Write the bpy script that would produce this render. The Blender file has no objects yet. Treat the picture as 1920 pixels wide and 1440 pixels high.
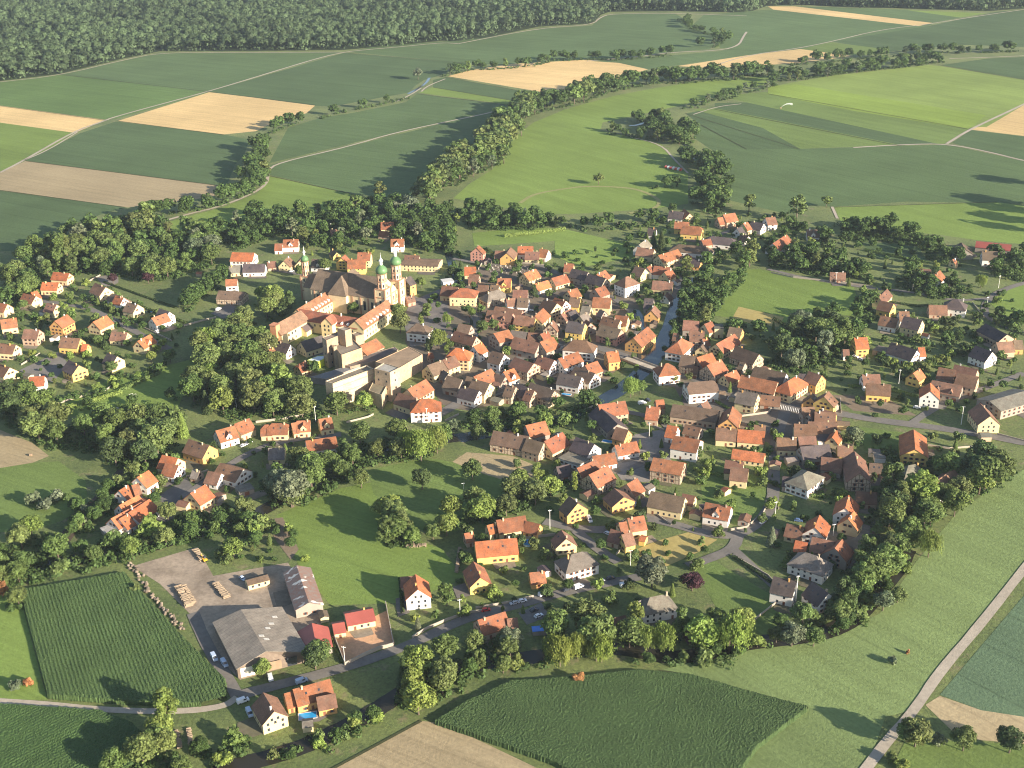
import bpy, math, random
import numpy as np
from mathutils import Vector, Matrix
R_ = math.radians
random.seed(7); RNG = np.random.default_rng(7)
S = bpy.context.scene
C = S.collection

# ---------------------------------------------------------------- camera
FPX, PITCH, ROLL, CAMH = 2300.0, R_(24.5), R_(1.2), 325.0
fw = np.array([0, math.cos(PITCH), -math.sin(PITCH)])
up0 = np.array([0, math.sin(PITCH), math.cos(PITCH)]); rt0 = np.array([1.0, 0, 0])
rt = rt0*math.cos(ROLL) - up0*math.sin(ROLL); up = up0*math.cos(ROLL) + rt0*math.sin(ROLL)
cam = bpy.data.cameras.new('camera'); camo = bpy.data.objects.new('camera', cam); C.objects.link(camo)
cam.sensor_width = 36; cam.lens = 36*FPX/1920; cam.clip_end = 20000; cam.clip_start = 1
m3 = Matrix(((rt[0], up[0], -fw[0]), (rt[1], up[1], -fw[1]), (rt[2], up[2], -fw[2])))
camo.matrix_world = Matrix.Translation((0, 0, CAMH)) @ m3.to_4x4()
S.camera = camo

# ---------------------------------------------------------------- light
SUN_EL, SUN_AZ = R_(17.5), R_(-36)          # azimuth: math angle of the direction towards the sun
w = bpy.data.worlds.new('World'); S.world = w; w.use_nodes = True
nt = w.node_tree; bg = nt.nodes['Background']
sky = nt.nodes.new('ShaderNodeTexSky'); sky.sky_type = 'NISHITA'; sky.sun_disc = False
sky.sun_elevation = SUN_EL; sky.sun_rotation = math.pi/2 - SUN_AZ
sky.altitude = 400; sky.air_density = 1.0; sky.dust_density = 1.2
nt.links.new(sky.outputs[0], bg.inputs[0]); bg.inputs[1].default_value = 0.085
sl = bpy.data.lights.new('sun', 'SUN'); sl.energy = 5.0; sl.angle = R_(0.5); sl.color = (1.0, 0.88, 0.71)
so = bpy.data.objects.new('sun', sl); C.objects.link(so)
sd = Vector((math.cos(SUN_AZ)*math.cos(SUN_EL), math.sin(SUN_AZ)*math.cos(SUN_EL), math.sin(SUN_EL)))
so.rotation_euler = sd.to_track_quat('Z', 'Y').to_euler(); so.location = (300, 100, 500)
S.view_settings.view_transform = 'Standard'; S.view_settings.look = 'None'
S.view_settings.exposure = 1.46; S.view_settings.gamma = 1.0
S.cycles.filter_width = 1.1

# ---------------------------------------------------------------- helpers
def G(x, y, z=0.0):
    d = fw + rt*(x-960)/FPX - up*(y-720)/FPX
    t = (z-CAMH)/d[2]
    return np.array([d[0]*t, d[1]*t, z])
def px_of(p):
    v = np.array(p, float) - [0, 0, CAMH]; f = v@fw
    return 960+FPX*(v@rt)/f, 720-FPX*(v@up)/f

def tag(o, label=None, cat=None, group=None, kind=None):
    if label: o['label'] = label
    if cat: o['category'] = cat
    if group: o['group'] = group
    if kind: o['kind'] = kind
    return o
def mesh_obj(name, V, F, mat, parent=None, col=None, link=True):
    me = bpy.data.meshes.new(name)
    me.from_pydata([tuple(v) for v in V], [], [tuple(f) for f in F]); me.update()
    for m in (mat if isinstance(mat, (list, tuple)) else [mat]): me.materials.append(m)
    o = bpy.data.objects.new(name, me)
    if link: C.objects.link(o)
    if parent: o.parent = parent
    if col: o.color = (*col, 1)
    return o
def inst(name, me, parent=None, loc=(0, 0, 0), rz=0, sc=(1, 1, 1), col=None):
    o = bpy.data.objects.new(name, me); C.objects.link(o)
    if parent: o.parent = parent
    o.location = loc; o.rotation_euler = (0, 0, rz); o.scale = sc
    if col: o.color = (*col, 1)
    return o
def empty(name, loc, rz=0):
    o = bpy.data.objects.new(name, None); C.objects.link(o); o.location = loc; o.rotation_euler = (0, 0, rz)
    o.empty_display_size = 0.5
    return o
def box(x0, y0, z0, x1, y1, z1, V, F):
    b = len(V)
    V += [(x0,y0,z0),(x1,y0,z0),(x1,y1,z0),(x0,y1,z0),(x0,y0,z1),(x1,y0,z1),(x1,y1,z1),(x0,y1,z1)]
    F += [(b,b+3,b+2,b+1),(b+4,b+5,b+6,b+7),(b,b+1,b+5,b+4),(b+1,b+2,b+6,b+5),(b+2,b+3,b+7,b+6),(b+3,b,b+4,b+7)]
def tube(p0, p1, r0, r1, n, V, F):
    p0 = Vector(p0); p1 = Vector(p1); d = (p1-p0).normalized()
    a = d.orthogonal().normalized(); b = d.cross(a); s = len(V)
    for p, r in ((p0, r0), (p1, r1)):
        for k in range(n):
            t = 2*math.pi*k/n; V.append(tuple(p + a*math.cos(t)*r + b*math.sin(t)*r))
    for k in range(n): F.append((s+k, s+(k+1) % n, s+n+(k+1) % n, s+n+k))
    F.append(tuple(s+n+k for k in range(n))); F.append(tuple(s+n-1-k for k in range(n)))
def lathe(prof, n, V, F, cx=0, cy=0, rot=0):
    s = len(V)
    for r, z in prof:
        for k in range(n):
            t = 2*math.pi*k/n+rot; V.append((cx+r*math.cos(t), cy+r*math.sin(t), z))
    for i in range(len(prof)-1):
        for k in range(n):
            F.append((s+i*n+k, s+i*n+(k+1) % n, s+(i+1)*n+(k+1) % n, s+(i+1)*n+k))

# ---------------------------------------------------------------- materials
def new_mat(name):
    m = bpy.data.materials.new(name); m.use_nodes = True
    return m, m.node_tree, m.node_tree.nodes['Principled BSDF'], m.node_tree.links
def N(nt, t, **kw):
    n = nt.nodes.new(t)
    for k, v in kw.items(): setattr(n, k, v)
    return n
def noise(nt, scale, detail=4, rough=0.6, vec=None):
    n = N(nt, 'ShaderNodeTexNoise'); n.inputs['Scale'].default_value = scale
    n.inputs['Detail'].default_value = detail; n.inputs['Roughness'].default_value = rough
    if vec is not None: nt.links.new(vec, n.inputs['Vector'])
    return n
def mr(nt, src, a, b, c, d):
    n = N(nt, 'ShaderNodeMapRange'); nt.links.new(src, n.inputs[0])
    for i, v in enumerate((a, b, c, d)): n.inputs[i+1].default_value = v
    return n.outputs[0]
def mul(nt, a, b):
    n = N(nt, 'ShaderNodeMath', operation='MULTIPLY')
    nt.links.new(a, n.inputs[0])
    if isinstance(b, (int, float)): n.inputs[1].default_value = b
    else: nt.links.new(b, n.inputs[1])
    return n.outputs[0]
def scale_col(nt, col, fac):
    n = N(nt, 'ShaderNodeVectorMath', operation='SCALE'); nt.links.new(col, n.inputs[0]); nt.links.new(fac, n.inputs['Scale'])
    return n.outputs[0]
def mixc(nt, fac, a, b):
    n = N(nt, 'ShaderNodeMix', data_type='RGBA')
    nt.links.new(fac, n.inputs[0])
    for i, v in ((6, a), (7, b)):
        if isinstance(v, tuple): n.inputs[i].default_value = (*v, 1)
        else: nt.links.new(v, n.inputs[i])
    return n.outputs[2]
def bump(nt, h, strength, dist, bs):
    b = N(nt, 'ShaderNodeBump'); b.inputs['Strength'].default_value = strength; b.inputs['Distance'].default_value = dist
    nt.links.new(h, b.inputs['Height']); nt.links.new(b.outputs[0], bs.inputs['Normal'])

def obj_mat(name, rough=0.85, n1=0.25, a1=0.25, n2=2.0, a2=0.2, patch=None, pfac=0.0, bmp=0, bscale=3.0, bdist=.3, spec=0.2, world=False):
    """colour comes from the object, broken up by stains of its own, on roofs also painted sun patches"""
    m, t, bs, L = new_mat(name)
    oi = N(t, 'ShaderNodeObjectInfo'); tc = N(t, 'ShaderNodeTexCoord')
    vec = tc.outputs['Object']
    if world: vec = N(t, 'ShaderNodeNewGeometry').outputs['Position']
    add = N(t, 'ShaderNodeVectorMath', operation='ADD')
    L.new(vec, add.inputs[0])
    if not world: L.new(oi.outputs['Location'], add.inputs[1])
    v = add.outputs[0]
    f1 = mr(t, noise(t, n1, 3, .6, v).outputs[0], .3, .7, 1-a1, 1+a1)
    f2 = mr(t, noise(t, n2, 4, .7, v).outputs[0], .3, .7, 1-a2, 1+a2)
    col = scale_col(t, oi.outputs['Color'], mul(t, f1, f2))
    if patch:
        pf = mr(t, noise(t, n1*1.7, 5, .65, v).outputs[0], .5, .68, 0, pfac)
        col = mixc(t, pf, col, patch)
    L.new(col, bs.inputs['Base Color']); bs.inputs['Roughness'].default_value = rough
    bs.inputs['Specular IOR Level'].default_value = spec
    if bmp: bump(t, noise(t, bscale, 5, .75, v).outputs[0], bmp, bdist, bs)
    return m
M = {}
M['roof'] = obj_mat('roof_tiles', .8, .20, .24, 1.5, .26, (.12,.09,.07), .6, .6, 3.0, .1)  # tile stains, strengthened to paint in patches of grazing sun
M['wall'] = obj_mat('render_wall', .9, .3, .07, 2.5, .08, (.42,.34,.25), .18)
M['metal'] = obj_mat('sheet_metal', .55, .15, .12, 3, .12, None, 0, 0, 1, .1, .4)
M['concrete'] = obj_mat('old_concrete', .9, .12, .16, 1.4, .18, (.16,.12,.09), .4, .4, 2, .1)
M['meadow'] = obj_mat('meadow', .95, .012, .16, .12, .20, (.17,.18,.05), .35, .7, .9, .35, .1, True)
M['crop'] = obj_mat('crop', .95, .006, .10, .25, .16, None, 0, .9, .8, .6, .1, True)
M['dry'] = obj_mat('dry_ground', .95, .03, .10, .35, .14, None, 0, .6, 1.2, .25, .1, True)
M['paving'] = obj_mat('paving', .92, .05, .14, .7, .16, (.12,.13,.06), .35, .2, 2, .08, .15, True)
M['asphalt'] = obj_mat('asphalt', .9, .06, .14, .8, .14, (.23,.2,.17), .5, .2, 3, .04, .2, True)
M['yard'] = obj_mat('worn_yard', .95, .05, .22, .5, .20, (.16,.125,.09), .7, .6, 1.5, .15, .1, True)
M['car'] = obj_mat('car_paint', .3, .2, .03, 2, .03, None, 0, 0, 1, .1, .5)
M['corn'] = obj_mat('corn_leaves', .8, .05, .10, 1.3, .35, None, 0, 0, 1, 1, .2, True)

def simple(name, c, rough=.8, metal=0, spec=.3):
    m, t, bs, L = new_mat(name)
    nz = noise(t, 2.0, 3); f = mr(t, nz.outputs[0], .3, .7, .85, 1.15)
    rgb = N(t, 'ShaderNodeRGB'); rgb.outputs[0].default_value = (*c, 1)
    L.new(scale_col(t, rgb.outputs[0], f), bs.inputs['Base Color'])
    bs.inputs['Roughness'].default_value = rough; bs.inputs['Metallic'].default_value = metal; bs.inputs['Specular IOR Level'].default_value = spec
    return m
M['glass'] = simple('window_glass', (.035,.04,.05), .12, 0, .5)
M['frame'] = simple('shutter_wood', (.20,.08,.045), .7)
M['white'] = simple('white_paint', (.75,.73,.68), .7)
M['bark'] = simple('bark', (.13,.10,.075), .95)
M['tyre'] = simple('tyre_rubber', (.02,.02,.02), .8)
M['copper'] = simple('green_copper', (.10,.19,.085), .45)
M['stone'] = simple('red_sandstone', (.42,.24,.15), .85)
M['wood'] = simple('weathered_wood', (.28,.2,.13), .9)
M['cut'] = simple('cut_timber', (.30,.23,.16), .9)
M['pool'] = simple('pool_water', (.03,.30,.62), .1)

# half timbering: beams between pale infill, drawn in the wall's own plane
m, t, bs, L = new_mat('timbered_wall')
oi = N(t, 'ShaderNodeObjectInfo'); tc = N(t, 'ShaderNodeTexCoord'); ge = N(t, 'ShaderNodeNewGeometry')
sx = N(t, 'ShaderNodeSeparateXYZ'); L.new(tc.outputs['Object'], sx.inputs[0])
nx = N(t, 'ShaderNodeSeparateXYZ'); L.new(tc.outputs['Normal'], nx.inputs[0])
ab = N(t, 'ShaderNodeMath', operation='ABSOLUTE'); L.new(nx.outputs[0], ab.inputs[0])
gt = N(t, 'ShaderNodeMath', operation='GREATER_THAN'); L.new(ab.outputs[0], gt.inputs[0]); gt.inputs[1].default_value = .5
mx = N(t, 'ShaderNodeMix', data_type='FLOAT'); L.new(gt.outputs[0], mx.inputs[0]); L.new(sx.outputs[0], mx.inputs[2]); L.new(sx.outputs[1], mx.inputs[3])
def stripes(src, period, width, off=0.0):
    a = N(t, 'ShaderNodeMath', operation='ADD'); L.new(src, a.inputs[0]); a.inputs[1].default_value = off
    p = N(t, 'ShaderNodeMath', operation='PINGPONG'); L.new(a.outputs[0], p.inputs[0]); p.inputs[1].default_value = period/2
    l = N(t, 'ShaderNodeMath', operation='LESS_THAN'); L.new(p.outputs[0], l.inputs[0]); l.inputs[1].default_value = width/2
    return l.outputs[0]
dg = N(t, 'ShaderNodeMath', operation='ADD'); L.new(mx.outputs[0], dg.inputs[0]); L.new(sx.outputs[2], dg.inputs[1])
h1, h2, h3 = stripes(mx.outputs[0], 1.9, .3), stripes(sx.outputs[2], 2.5, .3), stripes(dg.outputs[0], 5.7, .3)
a1 = N(t, 'ShaderNodeMath', operation='MAXIMUM'); L.new(h1, a1.inputs[0]); L.new(h2, a1.inputs[1])
a2 = N(t, 'ShaderNodeMath', operation='MAXIMUM'); L.new(a1.outputs[0], a2.inputs[0]); L.new(h3, a2.inputs[1])
L.new(mixc(t, a2.outputs[0], oi.outputs['Color'], (.13,.085,.055)), bs.inputs['Base Color']); bs.inputs['Roughness'].default_value = .9
M['timber'] = m

# rusty, patchy corrugated roof
m, t, bs, L = new_mat('rusty_sheets')
tc = N(t, 'ShaderNodeTexCoord'); mp = N(t, 'ShaderNodeMapping'); mp.inputs['Scale'].default_value = (.22, .10, .3); L.new(tc.outputs['Object'], mp.inputs[0])
n1 = noise(t, 1.0, 2, .5, mp.outputs[0]); n2 = noise(t, .6, 5, .7, tc.outputs['Object'])
c1 = mixc(t, mr(t, n2.outputs[0], .35, .65, 0, 1), (.22,.11,.075), (.20,.17,.15))
c2 = mixc(t, mr(t, n1.outputs[0], .55, .60, 0, 1), c1, (.62,.58,.52))
L.new(c2, bs.inputs['Base Color']); bs.inputs['Roughness'].default_value = .7
M['rusty'] = m

m, t, bs, L = new_mat('sheeted_roof')
tc = N(t, 'ShaderNodeTexCoord'); oi = N(t, 'ShaderNodeObjectInfo'); mp = N(t, 'ShaderNodeMapping'); mp.inputs['Rotation'].default_value = (0, 0, .86); L.new(tc.outputs['Object'], mp.inputs[0])
sp = N(t, 'ShaderNodeSeparateXYZ'); L.new(mp.outputs[0], sp.inputs[0])
def pp(src, per, w0, lo):
    p = N(t, 'ShaderNodeMath', operation='PINGPONG'); L.new(src, p.inputs[0]); p.inputs[1].default_value = per/2
    return mr(t, p.outputs[0], w0*.4, w0, lo, 1)
f = mul(t, pp(sp.outputs[0], 2.2, .25, .82), pp(sp.outputs[1], 1.1, .18, .90))
f = mul(t, f, mr(t, noise(t, .16, 5, .7, tc.outputs['Object']).outputs[0], .3, .7, .68, 1.28))
f = mul(t, f, mr(t, noise(t, 1.3, 4, .7, mp.outputs[0]).outputs[0], .3, .7, .85, 1.15))
c_ = scale_col(t, oi.outputs['Color'], f)
c_ = mixc(t, mr(t, noise(t, .35, 5, .7, tc.outputs['Object']).outputs[0], .56, .72, 0, .5), c_, (.16,.10,.07))
L.new(c_, bs.inputs['Base Color']); bs.inputs['Roughness'].default_value = .9
M['sheets'] = m

# foliage: colour from the object, light and dark leaf clumps
def leaf_mat(name, nscale):
    m, t, bs, L = new_mat(name)
    oi = N(t, 'ShaderNodeObjectInfo'); tc = N(t, 'ShaderNodeTexCoord')
    at = N(t, 'ShaderNodeAttribute'); at.attribute_name = 'tint'
    f = mr(t, noise(t, nscale, 3, .6, tc.outputs['Object']).outputs[0], .3, .7, .75, 1.3)
    f2 = mr(t, at.outputs['Fac'], 0, 1, .55, 1.6)
    col = scale_col(t, oi.outputs['Color'], mul(t, f, f2))
    L.new(col, bs.inputs['Base Color']); bs.inputs['Roughness'].default_value = .65; bs.inputs['Specular IOR Level'].default_value = .25
    tr = N(t, 'ShaderNodeBsdfTranslucent'); L.new(col, tr.inputs[0])
    ms = N(t, 'ShaderNodeMixShader'); ms.inputs[0].default_value = .28
    L.new(bs.outputs[0], ms.inputs[1]); L.new(tr.outputs[0], ms.inputs[2])
    L.new(ms.outputs[0], t.nodes['Material Output'].inputs[0])
    return m
M['leaf'] = leaf_mat('foliage', 2.0)

# water
m, t, bs, L = new_mat('river_water')
bs.inputs['Base Color'].default_value = (.018,.028,.035,1); bs.inputs['Roughness'].default_value = .12; bs.inputs['Specular IOR Level'].default_value = .7
bump(t, noise(t, .8, 3, .5, N(t, 'ShaderNodeNewGeometry').outputs['Position']).outputs[0], .25, .2, bs)
M['water'] = m
m, t, bs, L = new_mat('stream_water')  # dark brown base and weak gloss paint in shade and tree reflections
bs.inputs['Base Color'].default_value = (.028,.026,.018,1); bs.inputs['Roughness'].default_value = .2; bs.inputs['Specular IOR Level'].default_value = .22
bump(t, noise(t, .8, 3, .5, N(t, 'ShaderNodeNewGeometry').outputs['Position']).outputs[0], .3, .2, bs)
M['stream'] = m

# base ground: gardens, rough grass, bare patches and painted-in sunlit lawn
m, t, bs, L = new_mat('garden_ground')
P = N(t, 'ShaderNodeNewGeometry').outputs['Position']
g = mixc(t, mr(t, noise(t, .02, 4, .6, P).outputs[0], .35, .65, 0, 1), (.08,.112,.03), (.15,.18,.052))  # lighter green noise doubles as sunlit patches of lawn
g = mixc(t, mr(t, noise(t, .10, 5, .7, P).outputs[0], .56, .70, 0, .8), g, (.20,.16,.09))
g = mixc(t, mr(t, noise(t, .23, 4, .7, P).outputs[0], .58, .66, 0, .75), g, (.045,.07,.02))
g = scale_col(t, g, mr(t, noise(t, .6, 4, .7, P).outputs[0], .3, .7, .65, 1.35))
L.new(g, bs.inputs['Base Color']); bs.inputs['Roughness'].default_value = .95
bump(t, noise(t, .7, 5, .75, P).outputs[0], .8, .5, bs)
M['ground'] = m

def row_mat(name, a, b, period, dark, streak, bmp):
    A, B = G(*a)[:2], G(*b)[:2]; d = (B-A)/np.hypot(*(B-A))
    m, t, bs, L = new_mat(name); oi = N(t, 'ShaderNodeObjectInfo'); P = N(t, 'ShaderNodeNewGeometry').outputs['Position']
    def dot(v):
        n = N(t, 'ShaderNodeVectorMath', operation='DOT_PRODUCT'); L.new(P, n.inputs[0]); n.inputs[1].default_value = v; return n.outputs['Value']
    s_, t_ = dot((-d[1], d[0], 0)), dot((d[0], d[1], 0))
    cb = N(t, 'ShaderNodeCombineXYZ'); L.new(mul(t, s_, 1.0), cb.inputs[0]); L.new(mul(t, t_, .035), cb.inputs[1])
    n1 = mr(t, noise(t, .09, 4, .65, cb.outputs[0]).outputs[0], .3, .7, 1-streak, 1+streak)
    n2 = mr(t, noise(t, .8, 3, .6, cb.outputs[0]).outputs[0], .3, .7, 1-streak*.8, 1+streak*.8)
    n3 = mr(t, noise(t, .008, 4, .6, P).outputs[0], .3, .7, .86, 1.14)
    n4 = mr(t, noise(t, .45, 4, .75, P).outputs[0], .3, .7, .84, 1.16)
    p = N(t, 'ShaderNodeMath', operation='PINGPONG'); L.new(s_, p.inputs[0]); p.inputs[1].default_value = period/2
    ln = mr(t, p.outputs[0], .35, .8, dark, 1)
    L.new(scale_col(t, oi.outputs['Color'], mul(t, mul(t, mul(t, n1, n2), mul(t, n3, n4)), ln)), bs.inputs['Base Color'])
    bs.inputs['Roughness'].default_value = .95; bs.inputs['Specular IOR Level'].default_value = .1
    bump(t, noise(t, .7, 5, .75, P).outputs[0], bmp, .5, bs)
    return m
for sd_, a_, b_ in (('L', (220,227), (420,253)), ('R', (1440,176), (1815,242))):
    M['crop'+sd_] = row_mat('crop_rows', a_, b_, 27, .80, .10, .9)
    M['dry'+sd_] = row_mat('stubble_rows', a_, b_, 9, .90, .10, .5)
    M['meadow'+sd_] = row_mat('mown_meadow', a_, b_, 36, .92, .11, .8)

# ---------------------------------------------------------------- ground and fields
ground = mesh_obj('ground', [(-9000,-1500,0),(9000,-1500,0),(9000,14000,0),(-9000,14000,0)], [(0,1,2,3)], M['ground'])
tag(ground, kind='structure')
ZB = dict(field=[.02, 20], pave=[.104, 10], river=[.146, 9], bed=[.184, 12], road=[.235, 16], mark=[.31, 1])
ZC = {}
def zlev(band):
    i = ZC[band] = ZC.get(band, -1)+1
    return ZB[band][0]+.004*(i % ZB[band][1])
def sheet(name, pts, mat, col, kind='structure', band=None):
    """a flat sheet of land inside the outline (photo pixels on the ground plane)"""
    z = zlev(band or ('pave' if name == 'pavement' else 'field'))
    P = [G(x, y) for x, y in pts]; c = sum(P)/len(P)
    V = [(p[0]-c[0], p[1]-c[1], 0) for p in P]
    from mathutils.geometry import tessellate_polygon
    tris = tessellate_polygon([[Vector(v) for v in V]])
    F = []
    for a, b, d in tris:
        n = (Vector(V[b])-Vector(V[a])).cross(Vector(V[d])-Vector(V[a])).z
        F.append((a, b, d) if n > 0 else (a, d, b))
    o = mesh_obj(name, V, F, mat, col=col); o.location = (c[0], c[1], z)
    return tag(o, kind=kind)
def ribbon(name, pts, width, mat, col, smooth=2, ground_pts=False):
    z = zlev({'river': 'river', 'road_marking': 'mark'}.get(name, 'road'))
    P = [np.array(p[:2]) if ground_pts else G(*p)[:2] for p in pts]
    for _ in range(smooth):
        Q = [P[0]]
        for a, b in zip(P[:-1], P[1:]): Q += [a*.75+b*.25, a*.25+b*.75]
        Q.append(P[-1]); P = Q
    V, F = [], []
    for i, p in enumerate(P):
        d = P[min(i+1, len(P)-1)] - P[max(i-1, 0)]; d = d/(np.hypot(*d)+1e-9); n = np.array([-d[1], d[0]])
        jw = width/2*(1+.05*random.uniform(-1, 1))
        V += [(*(p+n*jw), z), (*(p-n*jw), z)]
        if i: F.append((2*i-1, 2*i+1, 2*i, 2*i-2)[::1])
    F = [f if (Vector(V[f[1]])-Vector(V[f[0]])).cross(Vector(V[f[2]])-Vector(V[f[0]])).z > 0 else f[::-1] for f in F]
    o = mesh_obj(name, V, F, mat, col=col)
    return tag(o, kind='structure')

FC = dict(C=(.094,.142,.058), D=(.078,.119,.051), K=(.104,.166,.052), G=(.158,.222,.054), L=(.19,.25,.066), M=(.128,.18,.052),
          W=(.56,.40,.19), S=(.34,.27,.16), Y=(.205,.28,.055), H=(.36,.29,.11), T=(.33,.265,.20), O=(.52,.30,.17), P=(.160,.212,.080), Q=(.10,.15,.085), V=(.20,.155,.11))
FM = dict(C='crop', D='crop', K='crop', G='meadow', L='meadow', M='meadow', W='dry', S='dry', Y='meadow', H='dry', V='dry', T='yard', O='paving', P='meadow', Q='crop')
FIELDS = """
C 112,140 300,99 430,99 600,98 640,98 485,143 392,173
K 0,153 112,140 392,173 220,222 200,224 0,198
W 0,198 198,225 140,249 0,230
G 0,230 140,249 90,282 45,301 0,323
W 392,173 592,197 575,212 500,236 480,246 420,252 220,227
D 645,99 880,119 830,140 795,150 780,160 765,174 620,200 590,198 392,172 485,145
C 650,97 700,88 830,78 900,72 1010,54 1110,48 1128,30 1160,25 1265,25 1300,45 1330,62 1345,82 1330,92 1260,98 1200,106 1000,124 880,119
D 217,228 425,253 468,262 458,290 440,310 425,349 48,301 150,250
S 48,302 425,350 415,366 350,376 240,389 0,357 0,323
D 0,358 235,389 190,402 130,426 100,452 60,467 0,472
C 508,300 540,240 600,221 660,212 760,192 782,176 960,198 860,224 740,249 505,306
G 785,174 812,163 1000,183 960,197
D 812,150 835,145 1015,178 968,190 812,164
W 840,143 880,132 960,120 1100,112 1160,118 1200,124 1215,130 1150,150 1050,172 1012,172
C 505,310 740,254 925,208 905,240 890,270 830,320 790,366 740,371 660,363 505,328
G 505,330 660,363 705,376 600,402 500,428 400,434 262,437 300,421 420,388 480,364 500,345
G 850,372 880,345 920,320 950,290 960,262 1000,230 1060,205 1150,180 1230,165 1330,150 1450,142 1450,157 1390,165 1330,185 1280,197 1200,215 1130,230 1125,245 1180,256 1240,271 1265,300 1290,320 1290,350 1290,382 1220,392 1100,400 1040,402 980,400 940,388
G 885,437 1000,425 1060,430 1190,460 1185,482 1090,502 1040,480 1040,452 890,462
L 1440,163 1560,142 1740,122 1765,124 1920,150 1920,197 1850,238 1800,240 1600,200
Y 1440,163 1490,158 1850,216 1815,242 1600,208 1440,176
M 1345,180 1440,172 1815,242 1778,269 1700,272 1400,192
D 1340,193 1400,192 1760,270 1690,273 1340,205
M 1300,205 1340,203 1690,272 1500,279 1430,276
D 1285,213 1310,208 1430,240 1500,279 1400,282 1310,232
C 1310,232 1400,280 1500,279 1775,271 1920,302 1920,382 1700,378 1562,388 1500,383 1480,402 1420,388 1370,376 1348,345 1360,310 1340,285 1300,258
W 1820,243 1920,196 1920,255
D 1785,268 1820,244 1920,256 1920,300
G 1565,388 1870,379 1920,386 1920,458 1830,450 1760,440 1600,426 1576,415
D 1765,122 1850,110 1920,107 1920,149
C 1440,18 1750,45 1700,61 1560,78 1500,93 1450,97 1350,90 1330,62 1300,45 1320,28
W 1440,12 1490,12 1748,43 1722,49 1450,18
C 1495,12 1540,13 1700,18 1800,33 1748,43
G 1700,19 1850,25 1800,33
D 1560,78 1745,48 1870,22 1920,18 1920,88 1800,84 1670,96
M 1500,93 1555,79 1660,92 1640,102 1590,104
W 1270,124 1400,104 1500,92 1600,105 1500,118 1340,128
C 1100,114 1160,112 1350,96 1395,86 1450,96 1400,104 1280,121 1215,130 1160,118
G 1310,548 1380,505 1425,505 1600,536 1612,572 1600,592 1500,590 1460,612 1380,597 1340,592 1300,602
H 1385,575 1470,595 1460,613 1370,602
G 1850,562 1880,542 1920,532 1920,602 1880,592
D 1612,452 1720,462 1742,492 1640,482
S -40,790 60,830 92,855 60,868 -40,885
M -40,884 60,868 110,865 160,900 165,940 120,975 60,995 -40,1000
G 90,772 200,715 380,668 345,735 325,790 200,790
G 518,966 600,932 640,915 720,900 750,1000 830,1030 870,1085 760,1130 620,1135 560,1060
M 690,882 800,858 870,870 965,900 960,965 840,1000 760,990 700,925
S 848,866 875,848 960,855 1012,876 1002,894 950,902 895,885
G -40,1000 35,1110 88,1312 -40,1312
P 1235,1258 1400,1215 1550,1200 1650,1150 1720,1050 1800,955 1920,880 2020,860 2020,980 1920,1062 1830,1170 1715,1330 1660,1345 1515,1328 1290,1266
P 1515,1328 1660,1345 1640,1400 1540,1600 1300,1600 1420,1400
M 1300,1060 1340,1052 1470,1130 1482,1165 1430,1210 1340,1135
H 1170,1040 1230,1015 1290,998 1345,1012 1310,1035 1250,1062
Q 1930,1105 1762,1303 1840,1332 1990,1355 1990,1070
S 1735,1322 1762,1305 1840,1332 1990,1355 1990,1400 1800,1385
M 1700,1385 1990,1400 2100,1650 1560,1650
S 300,1620 790,1352 830,1356 1300,1580 1300,1640
T 248,1062 370,1026 400,1080 540,1055 585,1130 605,1165 560,1245 450,1275 420,1245 370,1165 300,1095
O 620,1195 725,1145 740,1207 646,1245
V 500,975 530,970 560,1030 545,1050 515,1010
V 1560,1000 1640,990 1660,1020 1600,1030
G 1445,845 1480,830 1560,850 1560,880 1460,880
V 1560,740 1660,745 1720,780 1600,770
M 1310,880 1360,870 1440,900 1430,960 1380,985 1320,960
M 1610,800 1700,812 1690,850 1620,845
""".strip().splitlines()
for ln in FIELDS:
    k, *ps = ln.split(); pts = [tuple(map(float, p.split(','))) for p in ps]
    nm = {'C': 'field', 'D': 'field', 'K': 'field', 'G': 'meadow', 'L': 'meadow', 'M': 'meadow', 'Y': 'meadow', 'W': 'field', 'S': 'field', 'H': 'meadow', 'V': 'ground', 'T': 'ground', 'O': 'pavement', 'P': 'meadow', 'Q': 'field'}[k]
    j = random.uniform(.93, 1.07)
    side = 'L' if np.mean([p[0] for p in pts]) < 1150 else 'R'
    sheet(nm, pts, M[FM[k]+(side if k in 'CDKWSLYMGPQ' else '')], tuple(c*j for c in FC[k]))
# village paving
sheet('pavement', [(835,560),(900,500),(1000,495),(1100,540),(1190,560),(1215,610),(1190,660),(1150,700),(1080,735),(1000,742),(900,765),(830,760),(790,700),(760,640),(770,560)], M['paving'], (.155,.125,.095))  # colour lowered to carry the shadows between the houses
sheet('pavement', [(1150,880),(1160,840),(1190,815),(1245,805),(1260,870),(1215,905),(1165,900)], M['paving'], (.24,.215,.19))
sheet('pavement', [(1250,700),(1330,690),(1480,740),(1580,780),(1560,900),(1480,870),(1440,830),(1300,790)], M['paving'], (.155,.125,.10))  # same darkened tone, shade between roofs put into the colour
sheet('pavement', [(770,565),(830,540),(845,590),(830,640),(770,650),(755,600)], M['asphalt'], (.14,.13,.125))
sheet('pavement', [(35,695),(110,660),(128,682),(100,717),(60,706)], M['asphalt'], (.17,.155,.14))
sheet('pavement', [(180,520),(222,512),(222,530),(200,543)], M['asphalt'], (.2,.18,.16))
sheet('pavement', [(290,935),(350,895),(372,930),(340,960)], M['asphalt'], (.12,.115,.11))
sheet('pavement', [(395,588),(430,568),(462,585),(430,602)], M['asphalt'], (.15,.14,.13))
sheet('pavement', [(972,1150),(1015,1130),(1030,1155),(988,1172)], M['asphalt'], (.16,.15,.14))
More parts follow.
